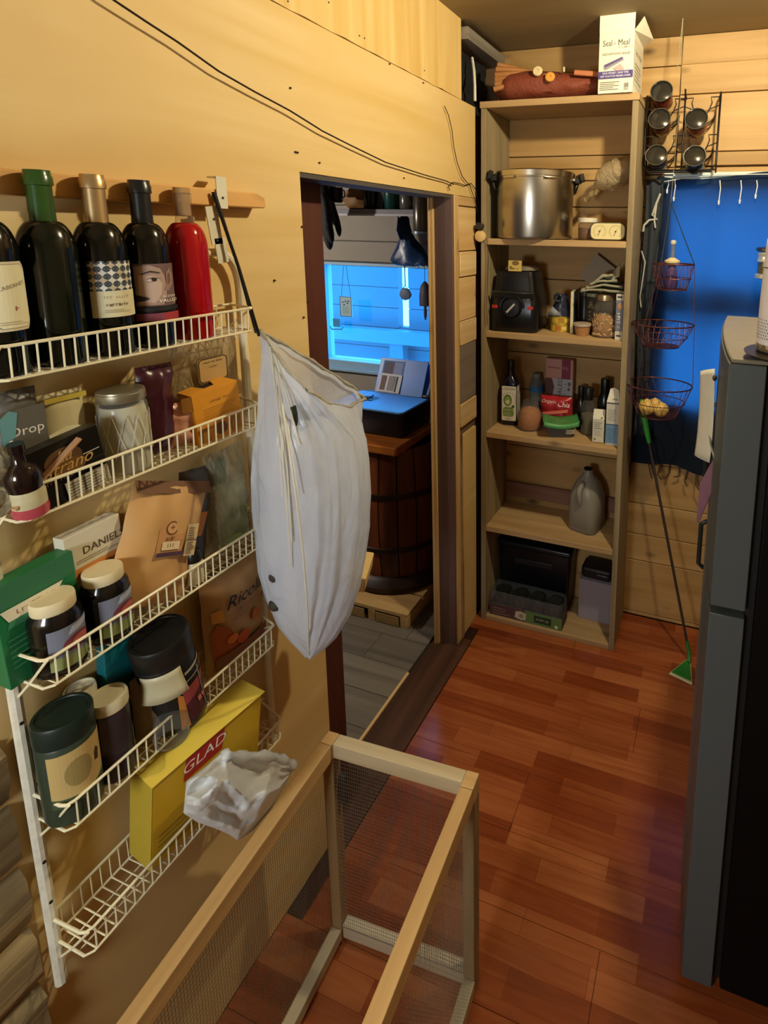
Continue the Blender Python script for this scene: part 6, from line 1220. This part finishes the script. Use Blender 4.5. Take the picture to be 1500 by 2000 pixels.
for dx, dy, r, lab in ((-.028, -.02, .036, 'left one of the yellow onions in the lowest hanging basket'), (.030, -.025, .033, 'right one of the yellow onions in the lowest hanging basket'), (.0, .03, .032, 'yellow onion at the back of the lowest hanging basket')):
    cx = wy(1300, 500, HB.y).x - .012; t = thing('onion', lab, 'onion', (cx + dx, HB.y + dy, tiers[2][1] + .003), random.random(), 'onions in the hanging basket')
    q = MB(); q.lathe([(.004, 0)] + [(r * math.sin(PI*k/10), r * .92 * (1 - math.cos(PI*k/10))) for k in range(1, 10)] + [(.004, r*1.86), (.003, r*1.93)], n=20); q.build('onion_bulb', P('#d6b060', .4, var=.15), t, smooth=60)
    q = MB()
    for k in range(5): q.tube([(0, 0, .003), (.006*math.cos(k*1.26), .006*math.sin(k*1.26), .0005)], .0006, 4)
    q.build('root_tuft', P('#8a7448', .8), t, kind='stuff')
# triangular scrubber leaning on the wall
tp, bt = Vector((.722, 2.35, 1.131)), Vector((1.003, 2.235, .030))
t = thing('floor_scrubber', 'long dark stick with green grip and flat green triangular head on the floor', 'scrubber', (1.0, 2.17, .0005))
q = MB(); dv = (bt - tp); q.tube([tp + dv*.16, bt - dv*.04], .0062, 10); wbuild(q, 'stick', P('#3a2f2a', .4, var=.15), t)
q = MB(); q.tube([tp, tp + dv*.03, tp + dv*.08, tp + dv*.14, tp + dv*.17], [.006, .010, .014, .012, .008], 12); wbuild(q, 'green_grip', P('#3fa83a', .4, var=.15), t, smooth=60)
q = MB(); q.tube([bt - dv*.06, bt - dv*.01, bt + Vector((0, -.02, -.012))], [.008, .009, .007], 10); wbuild(q, 'green_socket', P('#2c6a2a', .4), t)
tri = [(1.006, 2.262), (.924, 2.134), (1.022, 2.106)]
def inset(t_, k): c = (sum(p[0] for p in t_)/3, sum(p[1] for p in t_)/3); return [(c[0] + (x - c[0])*k, c[1] + (y - c[1])*k) for x, y in t_]
q = MB(); q.prism(tri, .0006, .010); wbuild(q, 'pale_rim', P('#cfc79a', .5), t, bevel=.003)
q = MB(); q.prism(inset(tri, .84), .0102, .015); wbuild(q, 'green_plate', P('#1f7a2c', .4, var=.15), t, bevel=.002)

# ================================================================== FRIDGE
t = thing('fridge', 'black two-door fridge with bowed doors at the right edge', 'fridge', (1.36, 1.42, 0))
FY0, FY1, FH = 1.122, 1.735, 1.60
def bow(o=0.0): return [(1.0355 - .014 * math.sin(PI * k / 14) ** .8 + o, FY0 + (FY1 - FY0) * k / 14) for k in range(15)]
FG = P('#4c5356', .42, spec=.4, var=.06, scale=300); 
for nm, a, b in (('freezer_door', 1.070, FH), ('main_door', .06, 1.052)):
    pl = bow() + [(1.106, FY1), (1.106, FY0)]
    q = MB(); q.prism(pl[::-1], a, b); wbuild(q, nm, FG, t, smooth=20, bevel=.002)
q = MB(); q.box(1.125, FY0 + .012, .05, 1.70, FY1 - .012, FH - .012); wbuild(q, 'cabinet', P('#060606', .6, spec=.15), t, bevel=.004)
q = MB(); q.box(1.107, FY0 + .02, .07, 1.1245, FY1 - .02, FH - .02); wbuild(q, 'door_seal', P('#070707', .7), t)
q = MB(); q.box(1.03, FY0 - .0, FH + .0005, 1.11, FY1, FH + .004); 
q = MB(); q.prism(([(x + .004, y) for x, y in bow()] + [(1.69, FY1 - .012), (1.69, FY0 + .008)])[::-1], FH + .0008, FH + .010); wbuild(q, 'top_cover', P('#77705f', .45, var=.12, scale=40, bump=.1), t, bevel=.003)
for x in (1.10, 1.62):
    for y in (FY0 + .06, FY1 - .06): q = MB(); q.lathe([(.02, 0), (.02, .05)], c=(x, y, 0), n=12); wbuild(q, 'foot', BLACK, t)
for a, b in ((1.12, 1.36), (wy(1380, 1110, FY1 - .1).z, wy(1380, 1018, FY1 - .1).z)):
    q = MB(); q.tube([(1.024, FY1 - .10, a), (1.008, FY1 - .10, a + .012), (1.008, FY1 - .10, b - .012), (1.024, FY1 - .10, b)], .007, 8); wbuild(q, 'door_handle', P('#3a3c3c', .3, .6), t, smooth=60)
t = thing('fridge_note', 'pale paper sheet curling off the fridge door', 'paper', (1.0, 1.5, 1.35))
q = MB()
def note(a, b):
    p0 = wy(1368 - 4 * (1 - b) , 890 - 165 * b, 1.42); p1 = wy(1394 + 2 * b, 905 - 185 * b, 1.34 + .0)
    p = p0.lerp(p1, a); return p + Vector((-.004 * math.sin(PI * a) - .010 * (1 - b) ** 3, 0, 0))
q.grid(note, 8, 10); wbuild(q, 'paper_sheet', P('#c9c6b4', .6), t, smooth=80, solid=.0008)
q = MB(); q.sphere(tuple(wy(1396, 738, 1.335)), .008, 10, 6, sq=(.7, 1, 1)); wbuild(q, 'magnet', P('#2c2c28', .4), t)
t = thing('shopping_pad', 'pink and grey notepad with metal clip hanging low on the fridge door', 'notepad', (1.0, 1.4, 1.05))
q = MB(); q.add([wy(u, v, y) for u, v, y in ((1368, 945, 1.38), (1392, 900, 1.34), (1398, 905, 1.30), (1390, 960, 1.32), (1364, 1022, 1.36), (1361, 1018, 1.38))], [(0, 1, 2, 3, 4, 5)]); wbuild(q, 'pad_sheets', P('#7d5a70', .5, var=.3, scale=25), t, smooth=0, solid=.003)
q = MB(); q.sphere(tuple(wy(1399, 907, 1.30)), .010, 12, 8, sq=(.8, .8, 1.2)); wbuild(q, 'metal_clip', P('#c9cc9a', .2, .9), t, smooth=60)
q = MB(); q.tube([wy(1386, 845, 1.36), wy(1388, 870, 1.33), wy(1399, 903, 1.30)], .003, 6); wbuild(q, 'hanging_loop', P('#8d8a80', .4), t)
# speaker on the fridge
p = wz(1540, 690, FH + .028)
t = thing('mesh_speaker', 'white perforated cylindrical speaker on top of the fridge', 'speaker', (p.x + .004, p.y + .02, FH + .0275))
Rs, Hs = .062, .225
q = MB(); q.lathe([(Rs*.80, 0), (Rs*.95, .004), (Rs, .014), (Rs*.99, .10), (Rs*.95, Hs - .03), (Rs*.93, Hs - .01), (Rs*.85, Hs), (0, Hs)], n=48); q.build('speaker_body', P('#e2dedf', .5, var=.02), t, smooth=50)
q = MB()
for r_ in range(17):
    for k in range(30):
        a = PI + (k + .5 * (r_ % 2)) * PI / 30; z = .028 + r_ * .0058; rr = Rs * 1.0 - .0008 * r_ * .2; c, s2 = math.cos(a), math.sin(a); h = .0016
        q.add([((rr + .0006)*math.cos(a + h*i/rr), (rr + .0006)*math.sin(a + h*i/rr), z + h*j) for i, j in ((-1, 0), (0, -1), (1, 0), (0, 1))], [(0, 1, 2, 3)])
q.build('grille_holes', P('#3a3432', .8), t, smooth=0, kind='stuff')
q = MB(); q.tube([(Rs*.985 * math.cos(2*PI*k/40), Rs*.985 * math.sin(2*PI*k/40), Hs*.72) for k in range(40)], .0010, 5, closed=True); q.build('seam_line', P('#4a4442', .6), t)
q = MB(); q.lathe([(Rs*.98, .002), (Rs*1.01, .010), (Rs*1.0, .016)], n=40, cap=False); q.build('chrome_base_ring', P('#d9c9a8', .2, .9), t, smooth=50)
t = thing('black_plate', 'thin black plate under the white speaker on the fridge', 'plate', (p.x + .03, p.y + .015, FH + .0105), .1)
q = MB(); q.lathe([(.05, 0), (.055, .003), (.108, .011), (.110, .015), (.105, .0155), (0, .0150)], n=40); q.build('plate_disc', P('#191714', .35), t, smooth=40)
p = wy(1500, 545, 2.36); hz = wy(1500, 483, 2.36).z - p.z; xl = wy(1475, 515, 2.36).x
t = thing('wall_fitting', 'shiny metal and glass wall fitting in front of the curtain beside the white speaker', 'fitting', (xl + .060, 2.36, p.z))
q = MB(); q.lathe([(.050, 0), (.060, .004), (.060, hz*.14), (.052, hz*.17)], n=30); q.build('lower_band', P('#e0dcc8', .2, .6), t, smooth=40)
q = MB(); q.lathe([(.050, hz*.17), (.050, hz*.52)], n=30, cap=False); q.build('olive_body', P('#6b6340', .2, .4), t, smooth=40)
q = MB(); q.lathe([(.052, hz*.52), (.057, hz*.56), (.052, hz*.66), (.057, hz*.80), (.054, hz*.84)], n=30); q.build('upper_band', P('#e6e2cc', .2, .6), t, smooth=40)
q = MB(); q.lathe([(.054, hz*.86), (.061, hz*.90), (.060, hz*.97), (.054, hz), (0, hz)], n=30); q.build('dark_cap', P('#4a4846', .25, .7), t, smooth=40)
q = MB(); q.tube([(.03, .0, hz*.5), (.10, .03, hz*.5), (.11, .095, hz*.5)], .008, 8); q.build('wall_arm', P('#4a4846', .3, .7), t, smooth=60)
